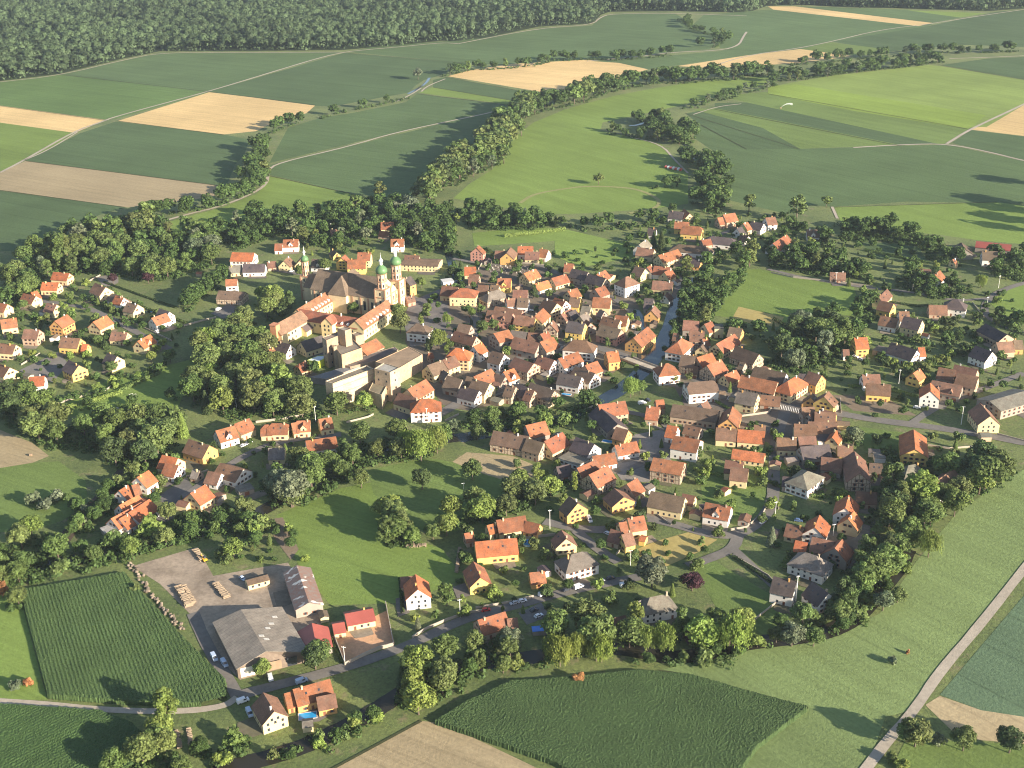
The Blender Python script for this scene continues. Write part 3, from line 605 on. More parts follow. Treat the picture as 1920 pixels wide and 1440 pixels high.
# x1 y1 x2 y2 (ridge ends) roof wall width eave [flags]; '+' adds a wing to the house before (one SV wing roof is coloured darker for its shade); @ sets crop origin, scale and place
HD = """
@ 0 460 6 EL
598 298 782 312 o c 9 3.5
475 412 664 418 o c 9 3.5
262 537 405 568 r c 9 4
+ 345 532 418 508 o c 8 4
525 648 638 664 m c 9 4
-60 640 85 660 r c 9 4
0 838 185 812 r c 10 4
612 852 755 774 r k 10 5
1042 862 1200 787 o c 10 3.8
270 942 445 948 m i 9.5 4.5
690 1032 905 1046 m y 10 4
+ 925 1108 990 1112 o y 6 3
1255 967 1435 978 m c 9 3
1545 1078 1690 1000 o c 8.5 3.5 g
-30 1100 180 1117 m c 9 4
1205 1212 1318 1246 d c 10 4
770 1287 888 1348 d y 10 4.5
-40 1318 110 1372 m c 10 4
1070 420 1190 469 m c 11 5
1262 538 1372 572 b w 8 3.5 h
1300 562 1393 590 o w 8 4
1430 637 1550 663 b c 10 4
1700 818 1870 760 r w 9 4
+ 1790 708 1905 745 d w 8 4.5
@ 0 360 4 EL
215 1387 335 1378 o w 9 4
@ 0 720 4 EL
125 62 200 52 g w 6 2.6 f
@ 0 360 4 AP
1640 738 1835 748 b t 12 4
+ 1690 655 1780 650 r w 7 6
1470 597 1522 597 r i 4 2.2
1650 1172 1705 1180 r i 4 2
@ 0 360 4 NR
1740 452 1910 455 o w 14 5
1712 556 1815 545 g c 8 3
1822 540 1990 538 d w 9 3.5
@ 480 360 4 NR
202 357 320 353 r w 9 4 g
+ 140 387 200 386 r w 8 3
80 524 150 517 m i 7 2.5
556 283 622 278 m i 8 3
572 425 606 452 b y 6 3
685 508 825 505 r y 11 4.5
+ 640 492 668 468 r y 9 5
762 452 862 452 r c 10 5.5
935 226 1035 223 r c 10 4
+ 925 290 1000 298 r i 6 2.5
1010 352 1110 350 r w 9 4.5 g
1120 498 1365 508 b c 16 4.5 j
1115 472 1225 476 m i 8 5
@ 480 380 6 NR
310 655 368 602 m c 9 3.5
490 652 520 600 m c 8 3.5
630 632 805 642 b w 9 3.5 g
@ 480 360 4 SQ
1395 702 1520 713 m c 11 4
1530 720 1590 722 r c 13 6.5 h
1200 985 1250 990 b w 10 6 h
1385 655 1465 645 w w 7 3 f
@ 480 600 6 FA
250 240 390 275 d w 9 4
140 330 200 310 r w 7 3.5
500 245 740 170 d c 11 4
480 490 560 460 r c 8 3 j
@ 480 600 6 TR
165 1162 330 1160 r c 9 3.5 j
+ 85 1178 150 1175 r c 8 3 j
455 1135 610 1125 r c 9 3.5 g
+ 400 1160 455 1150 r c 8 3
700 1115 850 1090 r c 9 3.5 g
@ 480 720 4 TR
370 425 600 392 r w 11 3.5
90 480 215 475 g c 8 3
@ 0 720 4 CL
1615 350 1760 310 r w 9 4 g
1755 300 1870 255 r c 9 3.8
1415 412 1570 460 m k 9.5 4
1650 590 1825 640 m w 11 3.5
+ 1560 650 1660 670 m w 8 2.8
1215 530 1335 555 o c 9 4
+ 1240 590 1340 610 r w 8 3.2
1425 820 1540 752 o c 9.5 3.8
+ 1335 872 1420 888 m c 5 2.5
1025 700 1115 645 o w 9 4
985 760 1040 745 r w 8 3.5
890 800 960 755 o w 8 3
890 910 1040 830 o w 8 3
830 1010 1060 885 o w 8 3
960 965 1120 862 o w 10 3.8
890 1012 960 972 o w 8 3
750 1080 830 1052 s s 5 2.4 f
1760 770 1870 740 g s 6 2.5 f
@ 840 460 8 OV
425 35 470 0 r p 9 6.5
705 78 870 82 m k 9 4
+ 880 115 940 25 m k 9 5
1045 12 1280 12 o w 9 4
1155 92 1375 95 m c 8 3
1375 48 1510 68 r w 8 3.5
245 322 420 320 o c 8 3
+ 320 432 470 440 m i 8 2.5
1745 268 1890 275 r c 8 4
1135 420 1320 352 o c 9 4.5
745 492 950 495 r y 9 4.5 g
1295 580 1500 520 o w 7 3
1550 492 1770 428 r c 8 3
455 590 615 600 m s 8 4
640 590 770 600 b c 8 4
610 702 765 660 g t 9 4 h
975 665 1200 670 m s 8 4.5
870 800 1030 785 m w 7 4
1045 782 1215 790 b w 9 4
705 912 1120 970 m p 7 4
590 968 975 1010 m p 9 5 g
1010 1040 1320 1075 m y 9 4.5
1300 1060 1430 940 r c 9 5
1450 795 1640 868 m c 10 5
1600 780 1770 830 r w 9 5
1690 1030 1850 940 m i 7 3.5
1530 1185 1575 1120 m t 8 5
1380 1330 1500 1285 r c 7 3.5
@ 480 360 4 OV
1520 985 1615 1000 b s 8 4
1490 1040 1655 1085 m i 8 3.5
@ 1060 460 8 OV
100 345 345 400 d s 9 4.5
345 425 610 490 d t 9 4.5
465 432 600 368 r c 9 3.5
30 685 180 635 r c 8 4
440 655 590 600 r s 9 4
415 775 690 790 r c 11 5.5
900 475 950 460 m w 11 7.5 h
70 775 235 790 b y 9 4
250 905 390 920 g c 9 4
215 1060 330 1000 g c 8 3.5
560 1060 830 1120 m c 9 4
750 1045 945 1065 r c 9 4.5
40 1130 300 1165 d y 10 5.5
310 1110 385 1160 r s 7 4
530 1185 840 1260 b p 10 4.5
1020 1390 1240 1215 r k 10 4.5
1290 980 1340 900 m k 8 3.5
1190 790 1330 800 d s 10 3.5
1310 525 1620 545 m c 9 3.5
1490 745 1560 705 m w 6 2.5
@ 1060 460 8 NE
1330 305 1580 330 r w 8 3.5
1480 400 1590 350 r c 8 3.5
1220 330 1290 290 r w 7 4
1050 310 1200 350 b c 9 4
1080 25 1340 55 m c 9 4
1390 150 1690 55 r c 9 4.5
@ 960 360 4 NE
950 395 1010 352 g w 8 4
1250 390 1450 410 b w 12 3.5 h
1310 462 1370 500 r w 6 3
1340 500 1420 510 d k 7 3
1020 268 1085 272 d w 8 3
1220 220 1330 225 r y 9 4
+ 1290 250 1415 260 r y 10 4 j
1180 140 1290 150 d w 9 3.5
+ 1290 125 1335 160 r c 8 3.5
1495 330 1645 345 d w 12 3.5 h
1420 360 1490 350 r i 6 3
@ 1300 370 8 NE
445 260 625 230 r i 11 4.5
+ 360 305 440 295 r i 8 3.5
745 390 820 370 r c 9 3.5
650 470 730 440 d w 8 3
870 355 1060 390 d w 9 3.5
1080 305 1230 290 m w 9 4.5
730 545 830 580 m w 7 3
1190 690 1400 555 r w 10 4
1700 480 1900 485 b w 9 3 g
@ 1440 360 4 FE
1562 367 1828 395 x s 10 4
1475 425 1450 378 b s 13 4
1605 440 1725 445 b w 11 5
1140 575 1225 580 m i 5 2.5
1250 622 1290 585 r w 8 4
1385 505 1402 500 r c 5 3
465 600 585 605 m i 7 2.5
830 790 895 725 m c 7 3
+ 840 812 945 835 m y 9 4
845 925 980 950 m w 8 3.5
980 895 1060 895 m w 8 4
1020 930 1160 960 d c 10 5.5
1390 800 1430 805 d w 10 5 h
+ 1205 845 1345 850 m i 9 2.8
645 1092 745 1088 o y 10 5.5
+ 560 1180 610 1180 m w 5 3
830 1150 915 1170 g s 8 2.8 f
@ 1680 600 8 FE
-70 330 320 450 d w 10 4
+ 330 410 430 405 o w 7 4
1340 50 1672 215 d i 12 4
1500 335 1745 318 m i 9 3.5
1760 300 1900 300 b k 7 3.5
1190 380 1450 475 d w 10 4.5
255 800 360 725 o y 7 4
640 705 900 750 m s 9 3.5
880 665 1230 740 m i 9 5
+ 920 790 1240 850 m i 10 5
540 900 1000 985 m s 9 3.5 g
520 1065 515 940 o w 9 5.5
1400 1215 1960 1055 g s 17 5
@ 1400 640 8 SJ
120 370 600 480 b w 11 4
-80 500 470 610 r t 10 4.5
610 600 740 520 o c 10 5 h
780 480 900 490 d s 8 4
930 445 1130 510 m k 9 5.5
960 840 990 770 b k 8 3
1160 830 1230 745 m y 10 5
210 800 515 830 m s 7 2.5
1730 495 2000 490 m w 8 3.5
@ 1240 600 8 BR
245 330 310 270 r w 10 5.5 h
420 165 650 170 m t 9 5
330 0 570 15 m s 9 4
640 60 760 20 r c 8 4
780 60 915 60 g c 7 6 f
1020 100 1220 130 b k 9 4
610 290 690 265 r w 6 3
590 400 640 340 b c 6 3.5
820 360 1100 205 r c 9 4.5
1115 390 1470 510 b t 10 4
300 515 520 545 b t 10 4.5
+ 530 560 760 490 o s 9 4.5
680 680 900 590 r t 10 5
940 825 1125 745 r c 7 3
60 650 110 645 r w 10 6 h
410 935 780 905 b w 13 6 j
+ 590 1260 690 1210 m w 8 4
1150 1052 1455 1110 g c 11 5
@ 800 620 8 SV
5 520 230 440 b c 10 4.5
235 440 420 370 m c 9 5
430 255 530 262 o c 10 7 h
30 340 75 330 r i 4 3
700 235 830 170 o w 8 5
1000 40 1230 -20 r s 13 6
1310 90 1700 180 m s 10 4.5
1695 170 1900 90 r s 10 5
980 300 1170 350 b w 11 5.5
1320 395 1610 490 m t 12 5.5
1680 370 1920 440 m w 9 4.5
1145 620 1310 560 o w 9 3.5 g
700 690 970 565 r c 11 4
310 670 540 730 b s 10 4
600 680 700 700 b s 8 4
690 720 950 790 b c 11 5.5
520 830 790 900 d w 9 4
1200 810 1340 840 b t 9 4.5
1500 870 1620 900 m t 9 4
1560 770 1920 900 b t 9 4.5
@ 1020 620 8 SV
440 130 640 150 m w 11 6 h
210 420 510 310 r w 9 4.5
610 520 800 450 r i 9 3.5
470 530 770 640 b w 9 4.5
230 630 570 690 d w 9 4
930 320 1110 300 o k 9 5.5
@ 480 720 4 SV
1135 40 1275 -38 r c 10 5
+ 1070 62 1210 108 m c 9 4
1230 112 1310 108 o w 10 6.5 h
@ 960 720 4 MF
645 155 850 125 r i 11 4.5
+ 650 165 795 300 d s 12 4
+ 780 320 875 345 m k 8 3.5
1010 165 1110 175 r i 10 3.5
+ 1075 120 1140 115 r i 6 4
1205 150 1550 195 b i 13 4
1622 262 1655 165 r k 9 4.5
1165 305 1245 320 o w 8 3.5
1215 385 1415 420 r w 13 5.5
1060 550 1295 590 r t 12 5.5
1530 325 1690 335 m c 9 3.5
+ 1695 338 1900 355 o c 9 3.5
1815 305 1905 312 m i 6 3
1655 485 1900 520 o c 6 2.8
1600 568 1740 585 m c 8 4
+ 1640 620 1775 635 m c 8 4
1585 770 1625 790 r c 4 2.2
100 310 250 275 r s 10 4
240 430 380 360 r c 10 4
-140 348 130 392 b t 11 4.5
+ 110 405 240 440 b i 9 4.5
480 395 620 450 d w 10 4
430 505 580 560 g w 8 3 f
600 540 770 512 r w 7 3
770 460 935 428 r w 7 3
485 630 635 565 r t 8 4.5
575 680 720 610 r t 10 4.5
860 750 940 705 r i 9 4
765 780 840 848 m k 12 4
428 840 495 893 b k 10 5
1040 800 1300 850 b c 10 4
+ 1280 820 1375 840 m c 6 3
1450 885 1645 920 r w 9 4 g
+ 1405 905 1440 898 d w 7 3 f
@ 960 720 4 LR
865 1005 990 985 r c 10 4.5
+ 800 1040 860 1030 r c 8 4
+ 740 1085 830 1110 m i 8 3
820 1130 900 1110 m y 8 4
+ 960 1140 1010 1150 o y 5 2.5
-120 1020 100 985 r c 10 3.5
+ 100 1025 210 1050 r k 7 3
-190 1060 -110 1040 o c 6 3
370 1092 408 1160 m c 10 4
440 1280 530 1255 g w 11 5 h
130 1415 248 1402 r k 7 2.8
@ 860 980 12 LR
360 430 1310 340 o y 11 4
330 868 492 1235 r y 9.5 4
120 240 330 200 r i 6 3
@ 640 1040 8 LR
1110 290 1150 520 o w 10.5 5.5
+ 885 330 1080 322 m i 6 3
@ 600 1120 12 LR
550 372 1195 248 x c 10 3
+ 270 602 550 552 x c 8 2.8
@ 340 960 6.857 YD
1480 685 1640 1165 z s 12 4.5
825 878 1115 800 b c 6 2.8
@ 480 1080 4 YD
52 872 137 1015 m c 10 5
275 850 555 770 r k 10 4
+ 215 880 270 865 r k 8 3
+ 450 908 595 878 m k 7 3.5
340 1092 430 1080 g c 5 2.5
1660 330 1870 265 r i 10 3.5
+ 1880 320 1960 310 m i 7 3
@ 960 1080 4 LR
1030 160 1130 140 g w 10 5 h
+ 930 200 1000 162 g w 7 4
700 330 850 292 m i 8 2.5
@ 1440 1080 4 SE
40 0 215 40 d w 9 5
330 40 455 130 d w 9 4.5
@ 1440 720 4 SE
350 205 510 215 m k 9 4
250 175 350 170 m s 7 4
195 297 370 305 m c 9 4
300 280 520 290 m k 8 3.5
480 400 515 345 o c 6 4
365 375 480 380 d w 7 4 f
65 400 215 405 m c 8 3.5
225 395 360 390 m s 9 4
240 470 460 450 d s 9 4
520 460 640 465 m y 7 4
400 545 560 560 m s 8 3
648 502 690 670 m t 10 5
260 680 300 650 g w 12 5 h
1092 340 1105 490 o y 13 5
1050 610 1110 600 g c 9 4 h
1655 452 1690 540 m c 8 4
1590 140 1670 240 m c 10 5
1230 750 1395 632 m w 9 4.5 g
605 832 580 930 o w 9 5
645 950 600 1010 o c 8 4
660 802 820 812 m i 7 3
388 980 350 1075 o w 9 4.5
140 1045 270 1075 m c 7 2.8
560 1158 500 1230 r s 11 4.5
330 1145 500 1180 m s 8 4
205 1170 300 1190 o s 6 3
280 1260 370 1290 g w 11 4.5 h
755 485 840 492 g w 4 2.2 f
790 515 870 518 g w 5 2.5 f
738 -8 925 5 m y 9 4
@ 840 460 8 OV
950 1270 1190 1300 g s 6 3
1200 1305 1390 1315 m s 6 3
@ 1060 460 8 OV
510 960 590 985 d s 6 4
40 1010 150 960 d s 7 3.5
@ 800 620 8 SV
1370 800 1560 860 d s 8 3.5
1040 640 1180 690 b s 7 3
250 590 330 640 g s 6 3
1010 760 1120 780 m s 5 2.8
@ 480 380 6 SQ
1668 850 1742 822 d k 10 8
1680 1065 1770 1042 m p 6 3
@ 1440 720 4 SE
110 690 190 700 d s 6 3
470 620 560 640 m s 5 2.8
760 590 880 600 b s 6 2.6
@ 1240 600 8 BR
180 190 260 200 m s 6 3
480 690 560 700 m s 6 3
1180 620 1260 640 b s 6 3
@ 1400 640 8 SJ
1090 1010 1330 1060 m k 9 4
930 1090 1020 1060 m s 7 3
1250 860 1330 900 m s 6 3
@ 1060 460 8 NE
1630 520 1700 500 m w 5 2.6
@ 960 720 4 MF
1300 300 1420 330 m s 6 3
330 620 430 600 d s 7 2.6
"""
PLACE = dict(EL='in the left edge estate', AP='beside the lawns west of the abbey', NR='in the row behind the abbey', SQ='around the abbey square',
 FA='below the old mill blocks', TR='in the lane below the mill', CL='in the riverside close lower left', OV='in the old village north of centre',
 NE='in the hamlet at the upper right', FE='in the right edge gardens', SJ='by the street junction right of centre', BR='beside the river bridge', SV='in the old village right of the mill',
 MF='around the paved farm yards', LR='along the lower road', YD='around the timber yard', SE='in the lower right quarter')
RC['w'] = (.6,.58,.55); RC['s'] = (.32,.3,.27)
RW['w'] = 'white'; RW['s'] = 'grey'
SHEDW = 6.5
win_me = {}
def win_mesh(shut):
    if shut in win_me: return win_me[shut]
    V, F = [], []
    box(-.5, -.02, 0, .5, .05, 1.3, V, F); n = len(F)
    if shut: box(-1.0, -.02, 0, -.52, .07, 1.3, V, F); box(.52, -.02, 0, 1.0, .07, 1.3, V, F)
    me = bpy.data.meshes.new('window'); me.from_pydata(V, [], F); me.materials.append(M['glass']); me.materials.append(M['frame'])
    for i, p in enumerate(me.polygons): p.material_index = 0 if i < n else 1
    win_me[shut] = me; return me
V, F = [], []; box(-.55, -.02, 0, .55, .08, 2.1, V, F)
door_me = bpy.data.meshes.new('door'); door_me.from_pydata(V, [], F); door_me.materials.append(M['frame'])
V, F = [], []; box(-1.3, -.02, 0, 1.3, .07, 2.2, V, F)
gate_me = bpy.data.meshes.new('garage_door'); gate_me.from_pydata(V, [], F); gate_me.materials.append(M['frame'])
V, F = [], []; box(-.35,-.35,-1.2,.35,.35,1.0,V,F); box(-.42,-.42,1.0,.42,.42,1.12,V,F)
chim_me = bpy.data.meshes.new('chimney'); chim_me.from_pydata(V, [], F); chim_me.materials.append(M['wall'])
V, F = [], []; box(-.4,-.5,0,.4,.5,.07,V,F)
sky_me = bpy.data.meshes.new('skylight'); sky_me.from_pydata(V, [], F); sky_me.materials.append(M['glass'])
def roof_geo(L, W, he, hr, flags, oh=.45):
    """ridge along x; returns wall V,F and roof V,F (slab with thickness)"""
    hl, hw = L/2, W/2; s = (hr-he)/hw
    th = .22; up_ = .03
    ez = he - s*oh
    wv, wf, rv, rf = [], [], [], []
    if 'f' in flags:
        box(-hl,-hw,0,hl,hw,he,wv,wf); box(-hl-.2,-hw-.2,he+.01,hl+.2,hw+.2,he+.3,rv,rf); return wv,wf,rv,rf
    if 'h' in flags:
        box(-hl,-hw,0,hl,hw,he-.05,wv,wf)
        rl = max(hl-hw, .15); X, Y = hl+oh, hw+oh
        rv = [(-X,-Y,ez),(X,-Y,ez),(X,Y,ez),(-X,Y,ez),(-rl,0,hr),(rl,0,hr)]
        rv += [(a,b,c+th) for a,b,c in rv]
        top = [(0,1,5,4),(2,3,4,5),(1,2,5),(3,0,4)]
        rf = [tuple(i+6 for i in f) for f in top] + [f[::-1] for f in top]
        rf += [(0,1,7,6),(1,2,8,7),(2,3,9,8),(3,0,6,9)]
        return wv,wf,rv,rf
    # gable prism
    top = hr-.06
    j = 0.0
    if 'j' in flags: j = min(hw*.45, 2.2)
    jz = he + (hr-he)*(1-.45) if j else top
    if j:
        t = (jz-he)/(hr-he); yy = hw*(1-t)
        for sgn in (-1, 1):
            pass
        wv = [(-hl,-hw,0),(hl,-hw,0),(hl,hw,0),(-hl,hw,0),(-hl,-hw,he-.05),(hl,-hw,he-.05),(hl,hw,he-.05),(-hl,hw,he-.05),
              (-hl,-yy,jz-.06),(-hl,yy,jz-.06),(hl,-yy,jz-.06),(hl,yy,jz-.06)]
        wf = [(0,1,5,4),(2,3,7,6),(1,2,6,11,10,5),(3,0,4,8,9,7)]
        X, Y = hl+oh, hw+oh
        rl = hl - j
        b = [(-X,-Y,ez),(X,-Y,ez),(X,Y,ez),(-X,Y,ez),(-X,-yy,jz),(X,-yy,jz),(X,yy,jz),(-X,yy,jz),(-rl,0,hr),(rl,0,hr)]
        rv = b + [(p[0],p[1],p[2]+th) for p in b]
        tops = [(0,1,5,9,8,4),(2,3,7,8,9,6),(5,6,9),(7,4,8)]
        rf = [tuple(i+10 for i in f) for f in tops] + [f[::-1] for f in tops]
        ring = [0,1,5,6,2,3,7,4]
        rf += [(ring[i], ring[(i+1) % 8], ring[(i+1) % 8]+10, ring[i]+10) for i in range(8)]
        return wv,wf,rv,rf
    wv = [(-hl,-hw,0),(hl,-hw,0),(hl,hw,0),(-hl,hw,0),(-hl,-hw,he-.05),(hl,-hw,he-.05),(hl,hw,he-.05),(-hl,hw,he-.05),(-hl,0,top),(hl,0,top)]
    wf = [(0,1,5,4),(2,3,7,6),(1,2,6,9,5),(3,0,4,8,7)]
    X, Y = hl+oh*.7, hw+oh
    b = [(-X,-Y,ez),(X,-Y,ez),(X,0,hr),(-X,0,hr),(X,Y,ez),(-X,Y,ez)]
    rv = b + [(p[0],p[1],p[2]+th) for p in b]
    rf = [(6,7,8,9),(9,8,10,11),(3,2,1,0),(5,4,2,3),(0,1,7,6),(4,5,11,10),(1,2,8,7),(2,4,10,8),(5,3,9,11),(3,0,6,9)]
    return wv,wf,rv,rf
def house(specs, place):
    """specs: list of wings; the first is the main body"""
    root = None; allspec = []
    if place in ('OV','SV','BR','SJ','MF','NE','FE','SE'): specs = [(a, b, rc, wc, W*(1.24 if W < 10.5 else 1.1), he*1.12, fl) for a, b, rc, wc, W, he, fl in specs]
    kw, kh = dict(CL=(1.28,1.1), EL=(1.12,1.2), TR=(1.15,1.15), LR=(1.06,1.08), NR=(1.1,1.12), YD=(1.03,1.0), AP=(1.1,1.1), SQ=(1.1,1.1), FA=(1.1,1.1)).get(place, (1, 1))
    specs = [(a, b, rc, wc, W*kw, he*kh, fl) for a, b, rc, wc, W, he, fl in specs]
    for idx, (a, b, rc, wc, W, he, flags) in enumerate(specs):
        shed = W <= SHEDW and he < 3.2
        pit = .36 if shed else (1.0 if W < 10 else .88)
        if W > 12.5: pit = .62
        if W > 15.5: pit = .28
        if rc == 'x': pit = .5
        if rc == 'z': pit = .42
        hr = he + W/2*pit
        if 'f' in flags: hr = he
        A, B = G(*a, hr+.2), G(*b, hr+.2)
        d = (B-A)[:2]; Lr = float(np.hypot(*d))
        if d[0] < 0: d = -d
        ang = math.atan2(d[1], d[0])
        c = (A+B)[:2]/2
        L = Lr-.6
        if 'h' in flags: L = Lr + W*.95
        if 'j' in flags: L = Lr + min(W*.3, 3)
        if 'f' in flags: L = Lr; 
        L = max(L, 3.0)
        if 'f' in flags:   # the line is the far edge of the flat roof
            nrm = np.array([math.sin(ang), -math.cos(ang)]); 
            if nrm[1] > 0: nrm = -nrm
            c = c + nrm*W/2
        allspec.append((c, ang, L, W, he, hr, rc, wc, flags, shed))
        FOOT.append((c[0], c[1], math.cos(ang), math.sin(ang), L/2, W/2))
    c0, ang0, L0, W0, he0, hr0, rc0, wc0, fl0, shed0 = allspec[0]
    y_px = specs[0][0][1]
    nm = 'garden_shed' if (shed0 and L0 < 9) else ('barn' if (wc0 in 'st' and W0 >= 11) or rc0 == 'z' else 'house')
    if 'f' in fl0 and he0 < 3.5: nm = 'garage'
    root = empty(nm, (c0[0], c0[1], 0), ang0)
    rj = random.uniform(.78, 1.2)
    for i, (c, ang, L, W, he, hr, rc, wc, fl, shed) in enumerate(allspec):
        d = c-c0; lx = d[0]*math.cos(ang0)+d[1]*math.sin(ang0); ly = -d[0]*math.sin(ang0)+d[1]*math.cos(ang0)
        ra = ang-ang0; z0 = i*.004
        wv,wf,rv,rf = roof_geo(L, W, he, hr, fl, .25 if shed else .45)
        mat = M['timber'] if wc == 't' else M['wall']
        jj = random.uniform(.93, 1.07)
        wo = mesh_obj('wall' if i == 0 else 'wing_wall', wv, wf, mat, root, tuple(min(.85, v*jj) for v in WC[wc]))
        wo.location = (lx, ly, -.02); wo.rotation_euler = (0, 0, ra)
        rm = M['rusty'] if rc == 'z' else (M['metal'] if rc in 'xuw' else M['roof'])
        ro = mesh_obj('roof' if i == 0 else 'wing_roof', rv, rf, rm, root, tuple(v*rj*random.uniform(.95,1.05) for v in RC[rc]))
        ro.location = (lx, ly, z0); ro.rotation_euler = (0, 0, ra)
        # chimney
        if i == 0 and not shed and 'f' not in fl and W < 13 and wc not in 's':
            cx = random.choice((-.28, .2, .33))*L; 
            inst('chimney', chim_me, ro, (cx, random.choice((-.6, .6)), hr-.1), 0, (1, 1, 1), WC[random.choice('cwik')])
        if i == 0 and not shed and rc in 'ordmb' and 'h' not in fl and 'f' not in fl and random.random() < .5:
            s = (hr-he)/(W/2)
            for k in range(random.choice((1, 2, 2))):
                yy = -W*.22; o = inst('skylight', sky_me, ro, ((-.2+.35*k)*L, yy, hr+s*yy+.24), 0)
                o.rotation_euler = (math.atan(s), 0, 0)
        # windows and door on the sides that face the fields the village is seen from
        ca, sa = math.cos(ang), math.sin(ang)
        tocam = -c/ (np.hypot(*c)+1e-9)
        near = px_of((c[0], c[1], 0))[1]
        if shed and L < 7: continue
        sides = []
        for sd_, n, ln, yoff, rot in (('e', (sa, -ca), L, -W/2, 0), ('e', (-sa, ca), L, W/2, math.pi), ('g', (ca, sa), W, L/2, math.pi/2), ('g', (-ca, -sa), W, -L/2, -math.pi/2)):
            if n[0]*tocam[0]+n[1]*tocam[1] > -.15: sides.append((sd_, n, ln, yoff, rot))
        first = True
        shut = random.random() < .55
        for sd_, n, ln, off, rot in sides:
            rows = [1.0] if he < 4.9 else [1.0, 3.5]
            if he > 7: rows = [.9, 3.4, 5.8]
            step = 3.0 if not wc in 'st' else 4.0
            if near < 470: step = 4.2
            k = max(1, int((ln-1.2)/step))
            pos = [(-(k-1)/2+q)*step for q in range(k)]
            cand = [(p, z) for z in rows if z+1.45 < he for p in pos]
            if sd_ == 'g' and 'h' not in fl and 'f' not in fl and hr-he > 2.6:
                zz = he+.35 if he < 4.9 else he+.2
                cand += [(-1.3, zz), (1.3, zz)] if ln > 8 and near > 500 else [(0, zz)]
            dk = random.randrange(len(pos)) if first else -1
            for q, (p, z) in enumerate(cand):
                if sd_ == 'e': x, y = (p, off-.03*(1 if off > 0 else 1)) if off < 0 else (-p, off)
                else: x, y = (off, p)
                y_ = y; x_ = x
                if sd_ == 'e': y_ = off - .0
                if q == dk and z <= 1.0 and not shed:
                    o = inst('door', door_me if wc not in 's' else gate_me, root)
                    z = .02
                else:
                    if random.random() < .12: continue
                    o = inst('window', win_mesh(shut and z > .5), root)
                ox, oy = lx + x_*math.cos(ra)-y_*math.sin(ra), ly + x_*math.sin(ra)+y_*math.cos(ra)
                o.location = (ox, oy, z); o.rotation_euler = (0, 0, ra+rot)
            first = False
        if 'g' in fl:
            # dormer gable(s) on the slope facing the fields
            sgn = -1 if (sa*tocam[0]-ca*tocam[1]) > 0 else 1
            xs = [0] if L < 14 else [-L*.25, L*.2]
            for xx in xs:
                dw = 1.7 if L < 16 else 1.2; y0 = sgn*(W/2-.3); dh = min(hr-.5, he+ (2.6 if L < 16 else 1.9)); s = (hr-he)/(W/2)
                yin = sgn*max(0.3, (hr-dh)/s)
                top = dh+dw*.9 if dh+dw*.9 < hr else hr-.1
                yt = sgn*max(.15, (hr-top)/s-.1)
                Vd = [(xx-dw,y0,he-1.0),(xx+dw,y0,he-1.0),(xx+dw,y0,dh-.6),(xx,y0,top-.1),(xx-dw,y0,dh-.6),(xx-dw,yin,dh-.6),(xx+dw,yin,dh-.6)]
                Fd = [(0,1,2,3,4),(0,4,5),(1,6,2)]
                do = mesh_obj('dormer', Vd, Fd, M['wall'], root, WC[wc if wc != 't' else 'c']); do.location = (lx, ly, 0); do.rotation_euler = (0, 0, ra)
                e = sgn*.35
                Vr = [(xx-dw-.3,y0+e,dh-.85),(xx,y0+e,top+.05),(xx,yt,top+.05),(xx-dw-.3,yin,dh-.85),(xx+dw+.3,y0+e,dh-.85),(xx+dw+.3,yin,dh-.85)]
                Vr += [(a_,b_,c_+.18) for a_,b_,c_ in Vr]
                Fr = [(0,1,2,3),(1,4,5,2),(9,8,7,6),(8,11,10,7),(0,6,7,1),(1,7,10,4),(0,3,9,6),(4,10,11,5)]
                dr = mesh_obj('dormer_roof', Vr, Fr, M['roof'], do, tuple(v*rj for v in RC[rc]))
                dwn = inst('window', win_mesh(False), do, (xx, y0+sgn*.02, he+.2), 0 if sgn < 0 else math.pi)
    size = 'long ' if L0 > 17 else ('small ' if L0 < 8.5 else '')
    if he0 >= 6 and size != 'long ': size = 'tall '
    shape = ' hipped' if 'h' in fl0 else (' flat' if 'f' in fl0 else '')
    cat = {'garden_shed': 'shed', 'barn': 'barn', 'house': 'house', 'garage': 'garage'}[nm]
    return dict(o=root, desc=f"{size}{WW[wc0]} {cat} with {RW[rc0]}{shape} roof", wing=len(specs) > 1, place=place, x=px_of((c0[0], c0[1], he0))[0], y=px_of((c0[0], c0[1], he0))[1], cat=cat)
HOUSES = []
cur = None; ox = oy = 0; scl = 1; pl = ''; pend = None
def flush():
    global pend
    if pend: HOUSES.append(house(pend[0], pend[1])); pend = None
for ln in HD.strip().splitlines():
    p = ln.split()
    if p[0] == '@': flush(); ox, oy, scl, pl = float(p[1]), float(p[2]), float(p[3]), p[4]; continue
    wing = p[0] == '+'
    if wing: p = p[1:]
    x1, y1, x2, y2 = map(float, p[:4])
    sp = ((ox+x1/scl, oy+y1/scl), (ox+x2/scl, oy+y2/scl), p[4], p[5], float(p[6]), float(p[7]), p[8] if len(p) > 8 else '')
    if wing: pend[0].append(sp)
    else: flush(); pend = ([sp], pl)
flush()
